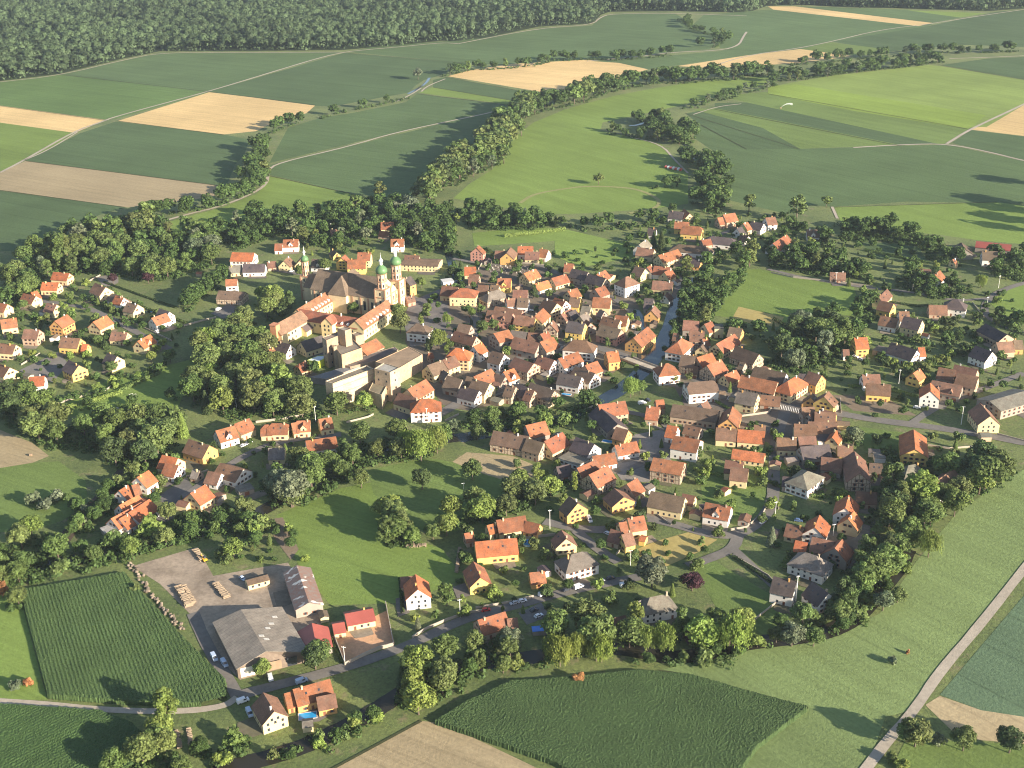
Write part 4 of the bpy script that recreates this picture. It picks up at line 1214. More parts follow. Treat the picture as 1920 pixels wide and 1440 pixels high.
# small outbuildings in the back yards
for cx, cy, dx, dy, hl, hw in list(FOOT):
    if random.random() > .42 or hl < 4: continue
    yy = px_of((cx, cy, 0)); 
    if not (470 < yy[1] < 1120) or (300 < yy[0] < 800 and yy[1] < 740): continue
    sgn = random.choice((-1, 1)); q = np.array([cx, cy])+np.array([dx, dy])*sgn*(hl+random.uniform(4, 7))+np.array([-dy, dx])*random.uniform(-hw, hw+3)
    if any(abs((q[0]-a)*c_+(q[1]-b_)*d_) < e_+3 and abs(-(q[0]-a)*d_+(q[1]-b_)*c_) < f_+3 for a, b_, c_, d_, e_, f_ in FOOT): continue
    dd = np.array([dx, dy]) if random.random() < .6 else np.array([-dy, dx]); L_ = random.uniform(2.2, 4)
    A_, B_ = q-dd*L_, q+dd*L_; W_ = random.uniform(3.6, 5.2)
    if px_of((q[0], q[1], 0))[0] > 1900: continue
    hh_ = 2.5+W_/2*.36+.2
    best = min(HOUSES, key=lambda h_: (h_['x']-yy[0])**2+(h_['y']-yy[1])**2)
    HOUSES.append(house([(px_of((*A_, hh_)), px_of((*B_, hh_)), random.choice('mbgdr'), random.choice('sciw'), W_, 2.5, '')], best['place']))
ORD = ['leftmost','second from left','third from left','fourth from left','fifth from left','sixth from left','seventh from left','eighth from left','ninth from left','tenth from left','eleventh from left','twelfth from left','thirteenth from left','fourteenth from left']
def ordinal(i, n):
    if n == 1: return ''
    if i == n-1: return 'rightmost'
    r = n-1-i
    if i < len(ORD) and i <= r+2: return ORD[i]
    if r < len(ORD): return ORD[r].replace('left', 'right')
    return ORD[min(i, len(ORD)-1)]
def label_all(items, cat_group):
    from collections import defaultdict
    g = defaultdict(list)
    for h in items:
        g[(h['desc'], h['place'])].append(h)
    for (desc, place), hs in g.items():
        if len(hs) > 1 and 'wing' in hs[0]:
            a = [h for h in hs if h['wing']]; b = [h for h in hs if not h['wing']]
            if a and b:
                for h in a: h['desc2'] = desc + ', winged'
                for h in b: h['desc2'] = desc + ', no wing'
                parts = [a, b]
            else: parts = [hs]
        else: parts = [hs]
        for part in parts:
            part.sort(key=lambda h: h['x'])
            for i, h in enumerate(part):
                o = ordinal(i, len(part)); d = h.get('desc2', desc)
                h['label'] = (o+' '+d if o else d) + ' ' + PLACE.get(place, place)
# yards, drives and beds beside the houses
for cx, cy, dx, dy, hl, hw in list(FOOT):
    if hl < 4 or random.random() > .8: continue
    s_ = random.choice((-1, 1)); u_ = random.uniform(-.3, .5); n_ = np.array([-dy, dx]); n_ = n_ if n_[1] < 0 else -n_
    o_ = np.array([cx, cy])+n_*(hw-1)+np.array([dx, dy])*u_*hl; a_ = random.uniform(4, 9); b_ = random.uniform(4, 8); d_ = np.array([dx, dy])
    qs = [o_-d_*a_, o_+d_*a_*random.uniform(.7, 1.1), o_+d_*a_+n_*b_, o_+n_*(b_+random.uniform(0, 2)), o_-d_*a_*random.uniform(.6, 1)+n_*b_]
    sheet('ground', [px_of((*q, 0)) for q in qs], M['yard'], random.choice(((.20,.165,.125),(.15,.135,.12),(.24,.2,.15),(.13,.12,.075))), band='bed')
label_all(HOUSES, None)
for h in HOUSES: tag(h['o'], h['label'], h['cat'], {'house': 'houses of the village', 'barn': 'barns of the village', 'garden_shed': 'sheds', 'shed': 'sheds', 'garage': 'garages'}[h['cat']] if h['cat'] != 'house' else 'houses '+PLACE[h['place']])

# ---------------------------------------------------------------- abbey
def piece(root, nm, x, y, ra, L, W, he, hr, wcol, rcol, flags='', mat=None, oh=.45):
    wv,wf,rv,rf = roof_geo(L, W, he, hr, flags, oh)
    a = mesh_obj(nm+'_wall', wv, wf, M['wall'], root, wcol); a.location = (x, y, -.02); a.rotation_euler = (0,0,ra)
    b = mesh_obj(nm+'_roof', rv, rf, mat or M['roof'], root, rcol); b.location = (x, y, 0); b.rotation_euler = (0,0,ra)
    return a, b
CRE = (.66,.52,.32); CH0 = (-86.5, 846.2); ANG = math.atan2(.42, -.907)
ch = empty('abbey_church', (*CH0, 0), ANG)
tag(ch, 'large baroque abbey church, brown roof, two green onion-domed towers and a third at the choir', 'church')
BR = (.155,.115,.082)
piece(ch, 'nave', 33, 0, 0, 58, 26, 14, 25.5, CRE, BR)
piece(ch, 'transept', 37, 0, math.pi/2, 33, 15, 14.2, 25.8, CRE, BR, 'h')
piece(ch, 'choir', 63, 0, 0, 16, 17, 13, 21, CRE, BR, 'j')
V, F = [], []; box(-1.2, -7, 0, 4, 7, 15.5, V, F)
V += [(-1.25,-5,15.5),(-1.25,5,15.5),(-1.25,3.2,18.5),(-1.25,0,21.5),(-1.25,-3.2,18.5),(.3,-5,15.5),(.3,5,15.5),(.3,3.2,18.5),(.3,0,21.5),(.3,-3.2,18.5)]
b = 8; F += [(b+4,b+3,b+2,b+1,b),(b+5,b+6,b+7,b+8,b+9)]+[(b+i,b+(i+1) % 5,b+5+(i+1) % 5,b+5+i) for i in range(5)]
mesh_obj('front_gable', V, F, M['wall'], ch, (.70,.54,.30))
V, F = [], []
for z in (7.6, 15.2): box(-1.55,-7.2,z,-1.2,7.2,z+.7,V,F)
for y in (-6.6,-2.6,2.6,6.6): box(-1.5,y-.4,0,-1.2,y+.4,15.2,V,F)
mesh_obj('front_pilasters', V, F, M['stone'], ch)
def tower(root, x, y, hw, zt, rb, zb, rd, ztip):
    V, F = [], []; box(-hw,-hw,0,hw,hw,zt,V,F)
    tw = mesh_obj('tower', V, F, M['wall'], root, (.66,.53,.34)); tw.location = (x,y,0)
    V, F = [], []
    for z in (zt*.38, zt*.70, zt-.5): box(-hw-.3,-hw-.3,z,hw+.3,hw+.3,z+.6,V,F)
    for sx in (-1,1):
        for sy in (-1,1):
            box(sx*hw-.55,sy*hw-.55,0,sx*hw+.55,sy*hw+.55,zt-.52,V,F)
    mesh_obj('cornice', V, F, M['stone'], tw)
    V, F = [], []; lathe([(rb,zt),(rb,zb),(0.01,zb)], 8, V, F, rot=math.pi/8)
    bf = mesh_obj('belfry', V, F, M['wall'], tw, (.62,.48,.34))
    V, F = [], []
    for k in range(8):
        t = k*math.pi/4+math.pi/8; tube((rb*math.cos(t),rb*math.sin(t),zt+.1),(rb*math.cos(t),rb*math.sin(t),zb-.3),.28,.28,4,V,F)
    lathe([(rb,zb-.5),(rb+.5,zb-.3),(rb+.5,zb+.15),(0.01,zb+.2)], 8, V, F, rot=math.pi/8)
    lathe([(rb+.35,(zt+zb)/2-.3),(rb+.35,(zt+zb)/2+.3),(rb-.1,(zt+zb)/2+.3)], 8, V, F, rot=math.pi/8)
    mesh_obj('belfry_cornice', V, F, M['stone'], bf)
    dz = (ztip-zb)
    prof = [(rb*.9,zb+.15),(rd*.98,zb+dz*.07),(rd,zb+dz*.15),(rd*.93,zb+dz*.23),(rd*.7,zb+dz*.31),(rd*.42,zb+dz*.37),(rd*.27,zb+dz*.41)]
    V, F = [], []; lathe(prof, 16, V, F); o = mesh_obj('onion_dome', V, F, M['copper'], tw)
    for p in o.data.polygons: p.use_smooth = True
    V, F = [], []; lathe([(rd*.24,zb+dz*.40),(rd*.24,zb+dz*.55),(rd*.36,zb+dz*.56),(rd*.38,zb+dz*.61),(rd*.2,zb+dz*.68),(rd*.10,zb+dz*.72),(.12,zb+dz*.86),(.04,ztip)], 10, V, F)
    mesh_obj('spire', V, F, M['white'], tw)
    for z, s in ((zt*.12,1.3),(zt*.48,1.5),(zt*.78,1.2)):
        for k, (nx_, ny_) in enumerate(((-1,0),(0,1),(1,0),(0,-1))):
            o = inst('window', win_mesh(False), tw, (nx_*(hw+.04), ny_*(hw+.04), z), math.atan2(nx_, -ny_), (s,1,s*1.5))
    for k in range(8):
        t = k*math.pi/4; r = rb*math.cos(math.pi/8)+.03
        for z, s in ((zt+(zb-zt)*.1, 1.0), (zt+(zb-zt)*.55, .9)):
            inst('window', win_mesh(False), bf, (r*math.cos(t), r*math.sin(t), z), t+math.pi/2, (s*rb/3.4,1,s*1.7))
    return tw
tower(ch, 1.5, 10.4, 4.1, 22, 3.5, 33, 4.3, 49)
tower(ch, 1.5, -10.4, 4.1, 22, 3.5, 33, 4.3, 49)
tower(ch, 74, 0, 3.0, 19, 2.5, 30, 3.0, 42)
for x in (9.5, 16, 22.5, 51, 56):
    for sgn in (1, -1):
        inst('window', win_mesh(False), ch, (x, sgn*13.05, 3.5), 0 if sgn < 0 else math.pi, (2.0,1,5.4))
for y in (-4.6, 0, 4.6):
    for z in (2.2, 9.2): inst('window', win_mesh(False), ch, (-1.25, y, z), -math.pi/2, (1.3,1,2.6))
for sgn in (-1,1):
    for x in (6.3,12.8,19.3,26,48,54,59):
        V, F = [], []; box(x-.5,sgn*13.0-.35,0,x+.5,sgn*13.0+.35,13.2,V,F); mesh_obj('pilaster', V, F, M['stone'], ch)

mo = empty('monastery_building', (*CH0, 0), ANG)
tag(mo, 'long monastery wings with red-brown roofs around a courtyard below the church', 'monastery')
TR1, TR2 = (.25,.12,.066), (.27,.10,.062)
YL = (.66,.53,.29)
piece(mo, 'east_wing', 47.7, 31, math.pi/2, 44, 12.5, 8.5, 14, YL, TR1)
piece(mo, 'south_wing', 22, 51, 0, 52, 12, 8.4, 13.7, YL, TR2)
piece(mo, 'west_wing', -3, 35, math.pi/2, 44, 12.5, 8.5, 14.1, YL, TR1)
piece(mo, 'garden_wing', 44, 71, math.pi/2-.06, 32, 14, 8.6, 14.4, YL, (.23,.14,.09))
piece(mo, 'pavilion', 18, 57.5, math.pi/2, 8, 9, 10.5, 14.8, (.84,.66,.34), TR2)
piece(mo, 'low_wing', 36, 61, math.pi/2, 9, 7, 4, 6.8, YL, (.12,.09,.085))
cnt = 0
def wrow(x, y, n, step, ax, rot, zs):
    for z in zs:
        for k in range(n):
            q = (k-(n-1)/2)*step
            inst('window', win_mesh(False), mo, (x+(q if ax == 'x' else 0), y+(q if ax == 'y' else 0), z), rot, (1.1,1,1.25))
wrow(47.7-6.28, 31, 10, 3.6, 'y', -math.pi/2, (1.4, 5.2))
wrow(-3-6.28, 35, 10, 3.9, 'y', -math.pi/2, (1.4, 5.2))
wrow(22, 51+6.03, 11, 4.4, 'x', math.pi, (5.0,))
wrow(44-7.05, 70, 6, 4.0, 'y', -math.pi/2, (1.4, 5.4))
wrow(44+1, 71+16, 3, 3.2, 'x', math.pi, (1.4, 5.4))
wrow(18, 61.55, 2, 3.2, 'x', math.pi, (1.4, 5.0, 8))
V, F = [], []; box(-.7,-1.1,0,.9,1.1,1.5,V,F); V += [(-.8,-1.3,1.5),(-.8,1.3,1.5),(-.8,0,2.3),(1.9,0,2.3),(1.2,-1.3,1.5),(1.2,1.3,1.5)]; b = 8; F += [(b,b+1,b+2),(b,b+2,b+3,b+4),(b+1,b+5,b+3,b+2)]
dme = bpy.data.meshes.new('dormer'); dme.from_pydata(V, [], F); dme.materials.append(M['white'])
for k in range(8): inst('dormer', dme, mo, (47.7-5.2, 15.5+4.2*k, 9.3), 0, (.75,.75,.75))
for k in range(7): inst('dormer', dme, mo, (-3-5.2, 22+4.6*k, 9.3), 0, (.75,.75,.75))
for k in range(3): inst('dormer', dme, mo, (4+5*k, 51+5.0, 9.2), -math.pi/2, (.75,.75,.75))
for x, y in ((47,22),(48.2,40),(30,50.4),(12,51.3),(-2.5,30)): inst('chimney', chim_me, mo, (x, y, 14.2), 0, (1.2,1.2,1.2), (.7,.6,.45))
p = G(519, 648); br = empty('brick_stair_tower', (p[0], p[1], 0), ANG)
V, F = [], []; box(-2.4,-2.4,0,2.4,2.4,15.5,V,F); mesh_obj('shaft', V, F, M['wall'], br, (.55,.25,.13))
V, F = [], []; box(-2.7,-2.7,15.5,2.7,2.7,16.1,V,F); mesh_obj('cap', V, F, M['roof'], br, (.5,.22,.12))
tag(br, 'square orange brick stair tower at the left end of the monastery', 'tower')
p = G(506, 668); tu = empty('turret', (p[0], p[1], 0), ANG)
V, F = [], []; box(-2.6,-2.6,0,2.6,2.6,11,V,F); mesh_obj('wall', V, F, M['wall'], tu, (.78,.70,.55))
V = [(-3,-3,10.8),(3,-3,10.8),(3,3,10.8),(-3,3,10.8),(0,0,14)]; mesh_obj('roof', V, [(0,1,4),(1,2,4),(2,3,4),(3,0,4),(3,2,1,0)], M['roof'], tu, (.30,.17,.11))
for z in (3, 7): inst('window', win_mesh(False), tu, (0,2.65,z), math.pi)
tag(tu, 'small white square turret with pyramid roof left of the brick stair tower', 'tower')

# ---------------------------------------------------------------- mill blocks
def block(nm, lab, pts, z, wc, rc, par=.6, z0=0, wins=0, root=None, part='wall'):
    P = [G(x, y, z)[:2] for x, y in pts]
    ar = sum(P[i][0]*P[(i+1) % len(P)][1]-P[(i+1) % len(P)][0]*P[i][1] for i in range(len(P)))
    if ar < 0: P = P[::-1]
    n = len(P)
    c = sum(P)/n
    if root is None:
        root = empty(nm, (c[0], c[1], 0)); tag(root, lab, 'industrial block', 'old mill blocks')
        rl = c
    else: rl = np.array(root.location[:2])
    Q = [p-rl for p in P]; cc = c-rl; ins = [q+(cc-q)/max(.1, np.hypot(*(cc-q)))*.5 for q in Q]
    V = [(*q, z0) for q in Q]+[(*q, z) for q in Q]+[(*q, z) for q in ins]+[(*q, z-par) for q in ins]
    F = [(i, (i+1) % n, n+(i+1) % n, n+i) for i in range(n)]+[(n+i, n+(i+1) % n, 2*n+(i+1) % n, 2*n+i) for i in range(n)]+[(2*n+i, 2*n+(i+1) % n, 3*n+(i+1) % n, 3*n+i) for i in range(n)]
    mesh_obj(part, V, F, M['concrete'], root, wc)
    mesh_obj(part.replace('wall', 'roof'), [(*q, z-par+.02) for q in ins], [tuple(range(n))], M['concrete'], root, rc)
    if wins:
        for i in range(n):
            a, b = Q[i], Q[(i+1) % n]; d = b-a; L = np.hypot(*d); d = d/L; nr = np.array([d[1], -d[0]])
            wc_ = rl+(a+b)/2
            if nr@(-wc_) <= 0 or L < 5: continue
            k = int(L/5)
            for q in range(k):
                for zz in np.arange(2.5, z-2, wins):
                    p_ = a+d*L*(q+.5)/k+nr*.03
                    inst('window', win_mesh(False), root, (p_[0], p_[1], zz), math.atan2(d[1], d[0]))
    return root
k6 = lambda *a: [(480+x/6, 600+y/6) for x, y in a]
CB, CR = (.42,.32,.21), (.20,.165,.12)
b1 = block('silo_block', 'high blank tan slab of the mill facing the trees, flat roof, stained joints', k6((780,688),(862,712),(1322,545),(1242,508)), 17, (.50,.40,.28), CR)
P = [G(480+x/6, 600+y/6, 17)[:2] for x, y in ((862,712),(1322,545))]; d = (P[1]-P[0]); L = np.hypot(*d); d /= L; nr = np.array([d[1],-d[0]])
V, F = [], []
for z in (4.2, 8.6, 13.2, 16.4):
    s = len(V); a = P[0]-np.array(b1.location[:2])+nr*.01; e = P[1]-np.array(b1.location[:2])+nr*.01
    o_ = nr*.25
    V += [(*a,z),(*e,z),(*(e+o_),z),(*(a+o_),z),(*a,z+.45),(*e,z+.45),(*(e+o_),z+.45),(*(a+o_),z+.45)]
    F += [(s,s+1,s+2,s+3),(s+7,s+6,s+5,s+4),(s+3,s+2,s+6,s+7),(s,s+3,s+7,s+4),(s+1,s+5,s+6,s+2)]
mesh_obj('ledge', V, F, M['concrete'], b1, (.40,.31,.21))
b2 = block('elevator_block', 'tall mill elevator block with pale roof top beside the blank slab', k6((1330,545),(1505,590),(1615,535),(1440,478)), 20, (.46,.35,.24), (.36,.34,.30), wins=5)
block('elevator_annex', 'lower sloping mill annex at the foot of the elevator block', k6((1265,790),(1345,640),(1505,672),(1412,842)), 10, (.42,.33,.22), (.21,.18,.12))
block('mill_hall', 'long low mill hall with tan flat roof right of the elevator', k6((1342,468),(1715,297),(1872,385),(1600,545)), 11, (.44,.31,.20), (.28,.20,.13), .3)
block('mill_block', 'square mill block with greyish flat roof in front of the monastery', k6((855,262),(1082,205),(1192,312),(962,392)), 14, (.43,.30,.19), (.21,.18,.145))
block('mill_tower', 'tall narrow mill tower at the left of the grey roofed block', k6((742,192),(912,132),(968,158),(792,228)), 20, (.36,.27,.19), (.26,.2,.15), wins=6)
block('mill_tower', 'highest mill stack block with small square top among the mill roofs', k6((912,88),(985,66),(1072,96),(1000,122)), 25, (.38,.28,.19), (.3,.26,.21))
block('mill_tower', 'small rear mill block beside the highest mill stack', k6((1075,150),(1130,128),(1215,160),(1120,180)), 17, (.38,.29,.2), (.28,.22,.16))
block('mill_tower', 'slim vertical shaft on the front corner of the mill', k6((862,280),(905,280),(912,296),(872,300)), 16, (.44,.34,.23), (.3,.25,.2), .2)
block('mill_annex', 'dark low roofs filling the gap between the mill blocks and the blank slab', k6((985,505),(1190,405),(1560,302),(1600,330),(1345,455),(1060,525)), 6, (.3,.23,.17), (.13,.11,.10), .2)
block('metal_shed', 'lime green metal shed with pale blue roof beside the mill', k6((575,452),(690,402),(770,400),(768,435),(700,468)), 5, (.55,.62,.08), (.62,.68,.72), .1)
block('loading_shed', 'long low grey lean-to roof behind the blank mill slab', k6((610,640),(1190,470),(1230,500),(780,662)), 4.5, (.3,.27,.24), (.16,.17,.18), .1)
h = house([((480+1150/6,600+300/6),(480+1350/6,600+205/6),'r','i',13,5.5,'')], 'FA'); tag(h['o'], 'wide hall with patched orange-brown roof between the mill blocks and the monastery', 'hall')

# big shed in the timber yard: two slopes of unequal length
wh = [G(398.1,1167.5,5), G(443,1256,5), G(580,1223.8,5), G(528.8,1138.1,5)]; rg = [G(451.9,1143.5,8.3), G(498.8,1221.9,8.3)]
c = sum(wh)/4; root = empty('warehouse', (c[0], c[1], 0))
tag(root, 'huge weathered grey sheet-roofed shed beside the timber yard', 'warehouse')
Lc = lambda p, z=None: (p[0]-c[0], p[1]-c[1], p[2] if z is None else z)
cc = np.array([0,0,0.])
V = [Lc(wh[0]),Lc(wh[1]),Lc(wh[2]),Lc(wh[3]),Lc(rg[0]),Lc(rg[1])]; V += [(a,b,z+.25) for a,b,z in V]
F = [(6,7,11,10),(10,11,8,9),(4,5,1,0),(3,2,5,4),(0,1,7,6),(2,3,9,8),(1,5,11,7),(5,2,8,11),(0,6,10,4),(4,10,9,3)]
mesh_obj('roof', V, F, M['sheets'], root, (.235,.20,.16))
sh = .965
w4 = [np.array(Lc(p)) for p in wh]; r2 = [np.array(Lc(p)) for p in rg]
V = [(a*sh,b*sh,0) for a,b,_ in w4]+[(a*sh,b*sh,4.9) for a,b,_ in w4]+[(r2[0][0]*sh,r2[0][1]*sh,8.0),(r2[1][0]*sh,r2[1][1]*sh,8.0)]
mesh_obj('wall', V, [(0,1,5,4),(2,3,7,6),(1,2,6,9,5),(3,0,4,8,7)], M['wall'], root, (.17,.13,.10))
def on_front(t0, t1, z0, z1, nm, mt, col=None, out=.06):
    a, b = w4[1][:2]*sh, w4[2][:2]*sh; d = (b-a)/np.hypot(*(b-a)); n = np.array([d[1],-d[0]])*out; L = np.hypot(*(b-a))
    p, q = a+d*L*t0, a+d*L*t1
    V = [(*(p+n),z0),(*(q+n),z0),(*(q+n),z1),(*(p+n),z1),(*(p-n),z0),(*(q-n),z0),(*(q-n),z1),(*(p-n),z1)]
    return mesh_obj(nm, V, [(0,1,2,3),(1,5,6,2),(4,0,3,7),(3,2,6,7)], mt, root, col)
on_front(.04,.32,.1,4.6,'white_wall_panel',M['wall'],(.8,.74,.6)); on_front(.40,.62,.1,4.4,'wooden_wall_panel',M['wood']); on_front(.70,.84,.1,4.2,'gateway',M['glass'])
for (a, b_, e) in ((.2,.70,.62),(.45,.93,.30),(.7,.95,.12),(.62,.55,.05),(.35,.93,.45)):
    A_ = np.array(V[0]); 
    pa = r2[0]*(1-a)+r2[1]*a; pb = w4[3]*(1-a)+w4[2]*a; q = pa*(1-e)+pb*e; q[2] += .29
    dx = (r2[1]-r2[0]); dx /= np.linalg.norm(dx); dy = (pb-pa); dy /= np.linalg.norm(dy)
    V4 = [tuple(q), tuple(q+dx*1.6), tuple(q+dx*1.6+dy*2.2), tuple(q+dy*2.2)]
    V4 += [(x,y,z+.05) for x,y,z in V4]
    mesh_obj('roof_light', V4, [(4,5,6,7),(7,6,5,4),(0,1,5,4),(1,2,6,5),(2,3,7,6),(3,0,4,7)], M['white'], root)
# red canopy at the end of the rusty barn
h = house([((584.5,1168),(592,1205),'x','s',13,3.6,'')], 'YD'); h['o'].name = 'open_canopy'; tag(h['o'], 'crimson sheet canopy at the front end of the rusty barn', 'canopy')
# bridge
p0, p1 = G(1180,671,2), G(1228,689,2); d = (p1-p0); L = float(np.hypot(*d[:2])); d /= L; c = (p0+p1)/2
br = empty('road_bridge', (c[0], c[1], 0), math.atan2(d[1], d[0])); tag(br, 'low bridge with pale deck crossing the river below the old village', 'bridge')
V, F = [], []; box(-L/2-4,-3.5,.3,L/2+4,3.5,.9,V,F); mesh_obj('deck', V, F, M['concrete'], br, (.42,.36,.28))
for s in (-1,1):
    V, F = [], []; box(-L/2-4,s*3.5-.15,.9,L/2+4,s*3.5+.15,1.9,V,F); mesh_obj('parapet', V, F, M['concrete'], br, (.40,.34,.27))

# ---------------------------------------------------------------- walls
WALLS = """
W 2.0 723.3,1133 738.3,1211 711,1218 688,1228 647,1248 627,1196|white wall enclosing the orange paved court of the crimson roofed house
W 1.5 773,1197 800,1180 840,1163 875,1151 912,1146|pale wall along the lower road in front of the white house
W 1.4 892,1142 960,1130 1000,1120|pale garden wall beside the lower road by the red car
W 1.6 970,1014 1000,1009 1042,1004|pale wall above the round blue pool
W 1.6 480,793 530,787 570,780|white wall behind the row of mill lane houses
W 1.2 650,793 690,783 700,778|short pale curved wall by the rightmost mill lane house
W 1.3 160,532 188,517|short white wall above the left estate road
W 1.2 240,602 280,620 322,640|low white wall along the left estate road
W 1.3 345,612 380,602 405,596|thin pale wall left of the timbered barn lawn
W 1.4 426,606 455,590|white wall below the parking court of the timbered barn
W 1.2 100,760 140,748 200,732 220,716|pale garden wall along the left edge meadow
W 1.2 40,685 75,664|low white wall at the left estate turning place
W 1.6 1487,521 1540,527 1600,534 1636,539|pinkish white wall beside the green meadow on the right
W 1.2 1446,512 1487,521|grey end of the long meadow wall
W 1.6 1390,782 1440,775 1446,768|white terrace wall at the street junction
W 1.5 1225,801 1245,808|white wall beside the farm yard pole
W 1.2 1440,935 1460,955|pale wall at the street bend
W 1.4 1370,995 1400,990 1430,965 1440,945|curved white wall at the bend of the village street
W 1.0 1373,1042 1440,1080 1465,1108|low wall beside the lane to the lower right
W 1.6 897,506 903,496 935,491 975,494 1020,498|pale cemetery wall below the ochre house
W 1.2 1740,836 1780,842 1832,838|white wall along the right hand main road
W 1.2 1870,815 1920,828|pale wall in front of the grey right hand house
W 1.0 1823,568 1845,595|thin white wall beside the curving lane at the right
W 1.2 1412,1165 1470,1120 1500,1150|pale garden wall in the lower right
W 1.3 1155,1041 1172,1024|broken wall at the lane end
W 1.5 920,745 960,735 965,728|pale wall below the old village houses
W 1.3 835,790 860,778|pale wall beside the street left of the river
W 1.4 1095,770 1120,760|terrace wall of a riverside house
W 1.1 350,895 390,883|low wall in the riverside close
W 1.1 1230,965 1258,985|small wall beside the parked white car
W 1.2 1575,748 1577,775|white end wall of the corner house
""".strip().splitlines()
for ln in WALLS:
    a, lab = ln.split('|'); _, hh, *ps = a.split(); hh = float(hh)*.85
    P = [G(*map(float, p.split(',')))[:2] for p in ps]; c = P[0]
    V, F = [], []
    for i in range(len(P)-1):
        d = P[i+1]-P[i]; d /= np.hypot(*d); n = np.array([-d[1], d[0]])*.16; s = len(V)
        for z in (0, hh):
            for q in (P[i]-n-d*.1, P[i+1]-n+d*.1, P[i+1]+n+d*.1, P[i]+n-d*.1): V.append((*(q-c), z+i*.003))
        F += [(s,s+1,s+5,s+4),(s+1,s+2,s+6,s+5),(s+2,s+3,s+7,s+6),(s+3,s,s+4,s+7),(s+4,s+5,s+6,s+7)]
    o = mesh_obj('garden_wall', V, F, M['wall'], col=(.36,.31,.25)); o.location = (*c, 0); tag(o, lab, 'wall')
    V2, F2 = [], []
    for v in range(0, len(V), 8):
        q = [V[v+k] for k in (4,5,6,7)]; cx = sum(t[0] for t in q)/4; cy = sum(t[1] for t in q)/4
        s = len(V2); V2 += [(x+(x-cx)*.0+(.06 if k in (0,1) else -.06)*0, y, z) for k, (x,y,z) in enumerate(q)]; V2 += [(x,y,z+.1) for x,y,z in q]
        F2 += [(s+4,s+5,s+6,s+7),(s,s+1,s+5,s+4),(s+1,s+2,s+6,s+5),(s+2,s+3,s+7,s+6),(s+3,s,s+4,s+7)]
    mesh_obj('coping', V2, F2, M['roof'], o, (.40,.35,.28))

# ---------------------------------------------------------------- vehicles
def car_meshes(van):
    V, F = [], []
    L, W, H = (5.2, 2.0, 2.1) if van else (4.3, 1.8, 1.45)
    def slab(x0, x1, w0, z0, X0, X1, w1, z1):
        s = len(V); V.extend([(x0,-w0,z0),(x1,-w0,z0),(x1,w0,z0),(x0,w0,z0),(X0,-w1,z1),(X1,-w1,z1),(X1,w1,z1),(X0,w1,z1)])
        F.extend([(s,s+3,s+2,s+1),(s+4,s+5,s+6,s+7),(s,s+1,s+5,s+4),(s+1,s+2,s+6,s+5),(s+2,s+3,s+7,s+6),(s+3,s,s+4,s+7)])
    if van:
        slab(-L/2,L/2,W/2,.35,-L/2,L/2-.1,W/2,1.05); slab(-L/2,L/2-.9,W/2,1.06,-L/2+.1,L/2-1.7,W/2-.12,H)
    else:
        slab(-L/2,L/2,W/2,.3,-L/2+.08,L/2-.12,W/2,.82); slab(-L/2+.35,L/2-1.15,W/2-.05,.83,-L/2+.85,L/2-2.0,W/2-.2,H)
    b = bpy.data.meshes.new('body'); b.from_pydata(V, [], F); b.materials.append(M['car'])
    V, F = [], []
    if van: slab(L/2-1.66,L/2-.92,W/2-.1,1.2,L/2-1.9,L/2-1.5,W/2-.25,H-.12); slab(L/2-2.6,L/2-1.3,W/2+.01,1.25,L/2-2.5,L/2-1.7,W/2-.08,H-.25)
    else: slab(-L/2+.42,L/2-1.2,W/2-.02,.9,-L/2+.8,L/2-1.96,W/2-.17,H-.12); slab(-L/2+.36,L/2-1.13,W/2-.18,.9,-L/2+.78,L/2-1.9,W/2-.3,H-.14)
    g = bpy.data.meshes.new('windows'); g.from_pydata(V, [], F); g.materials.append(M['glass'])
    V, F = [], []; tube((0,-.11,0),(0,.11,0),.33,.33,12,V,F)
    t = bpy.data.meshes.new('wheel'); t.from_pydata(V, [], F); t.materials.append(M['tyre'])
    return b, g, t, L, W
CM = {False: car_meshes(False), True: car_meshes(True)}
CC = dict(w=(.75,.75,.75), s=(.42,.43,.45), d=(.05,.055,.07), r=(.55,.03,.03), b=(.10,.16,.30), l=(.45,.53,.65))
CWD = dict(w='white', s='silver', d='dark', r='red', b='blue', l='pale blue')
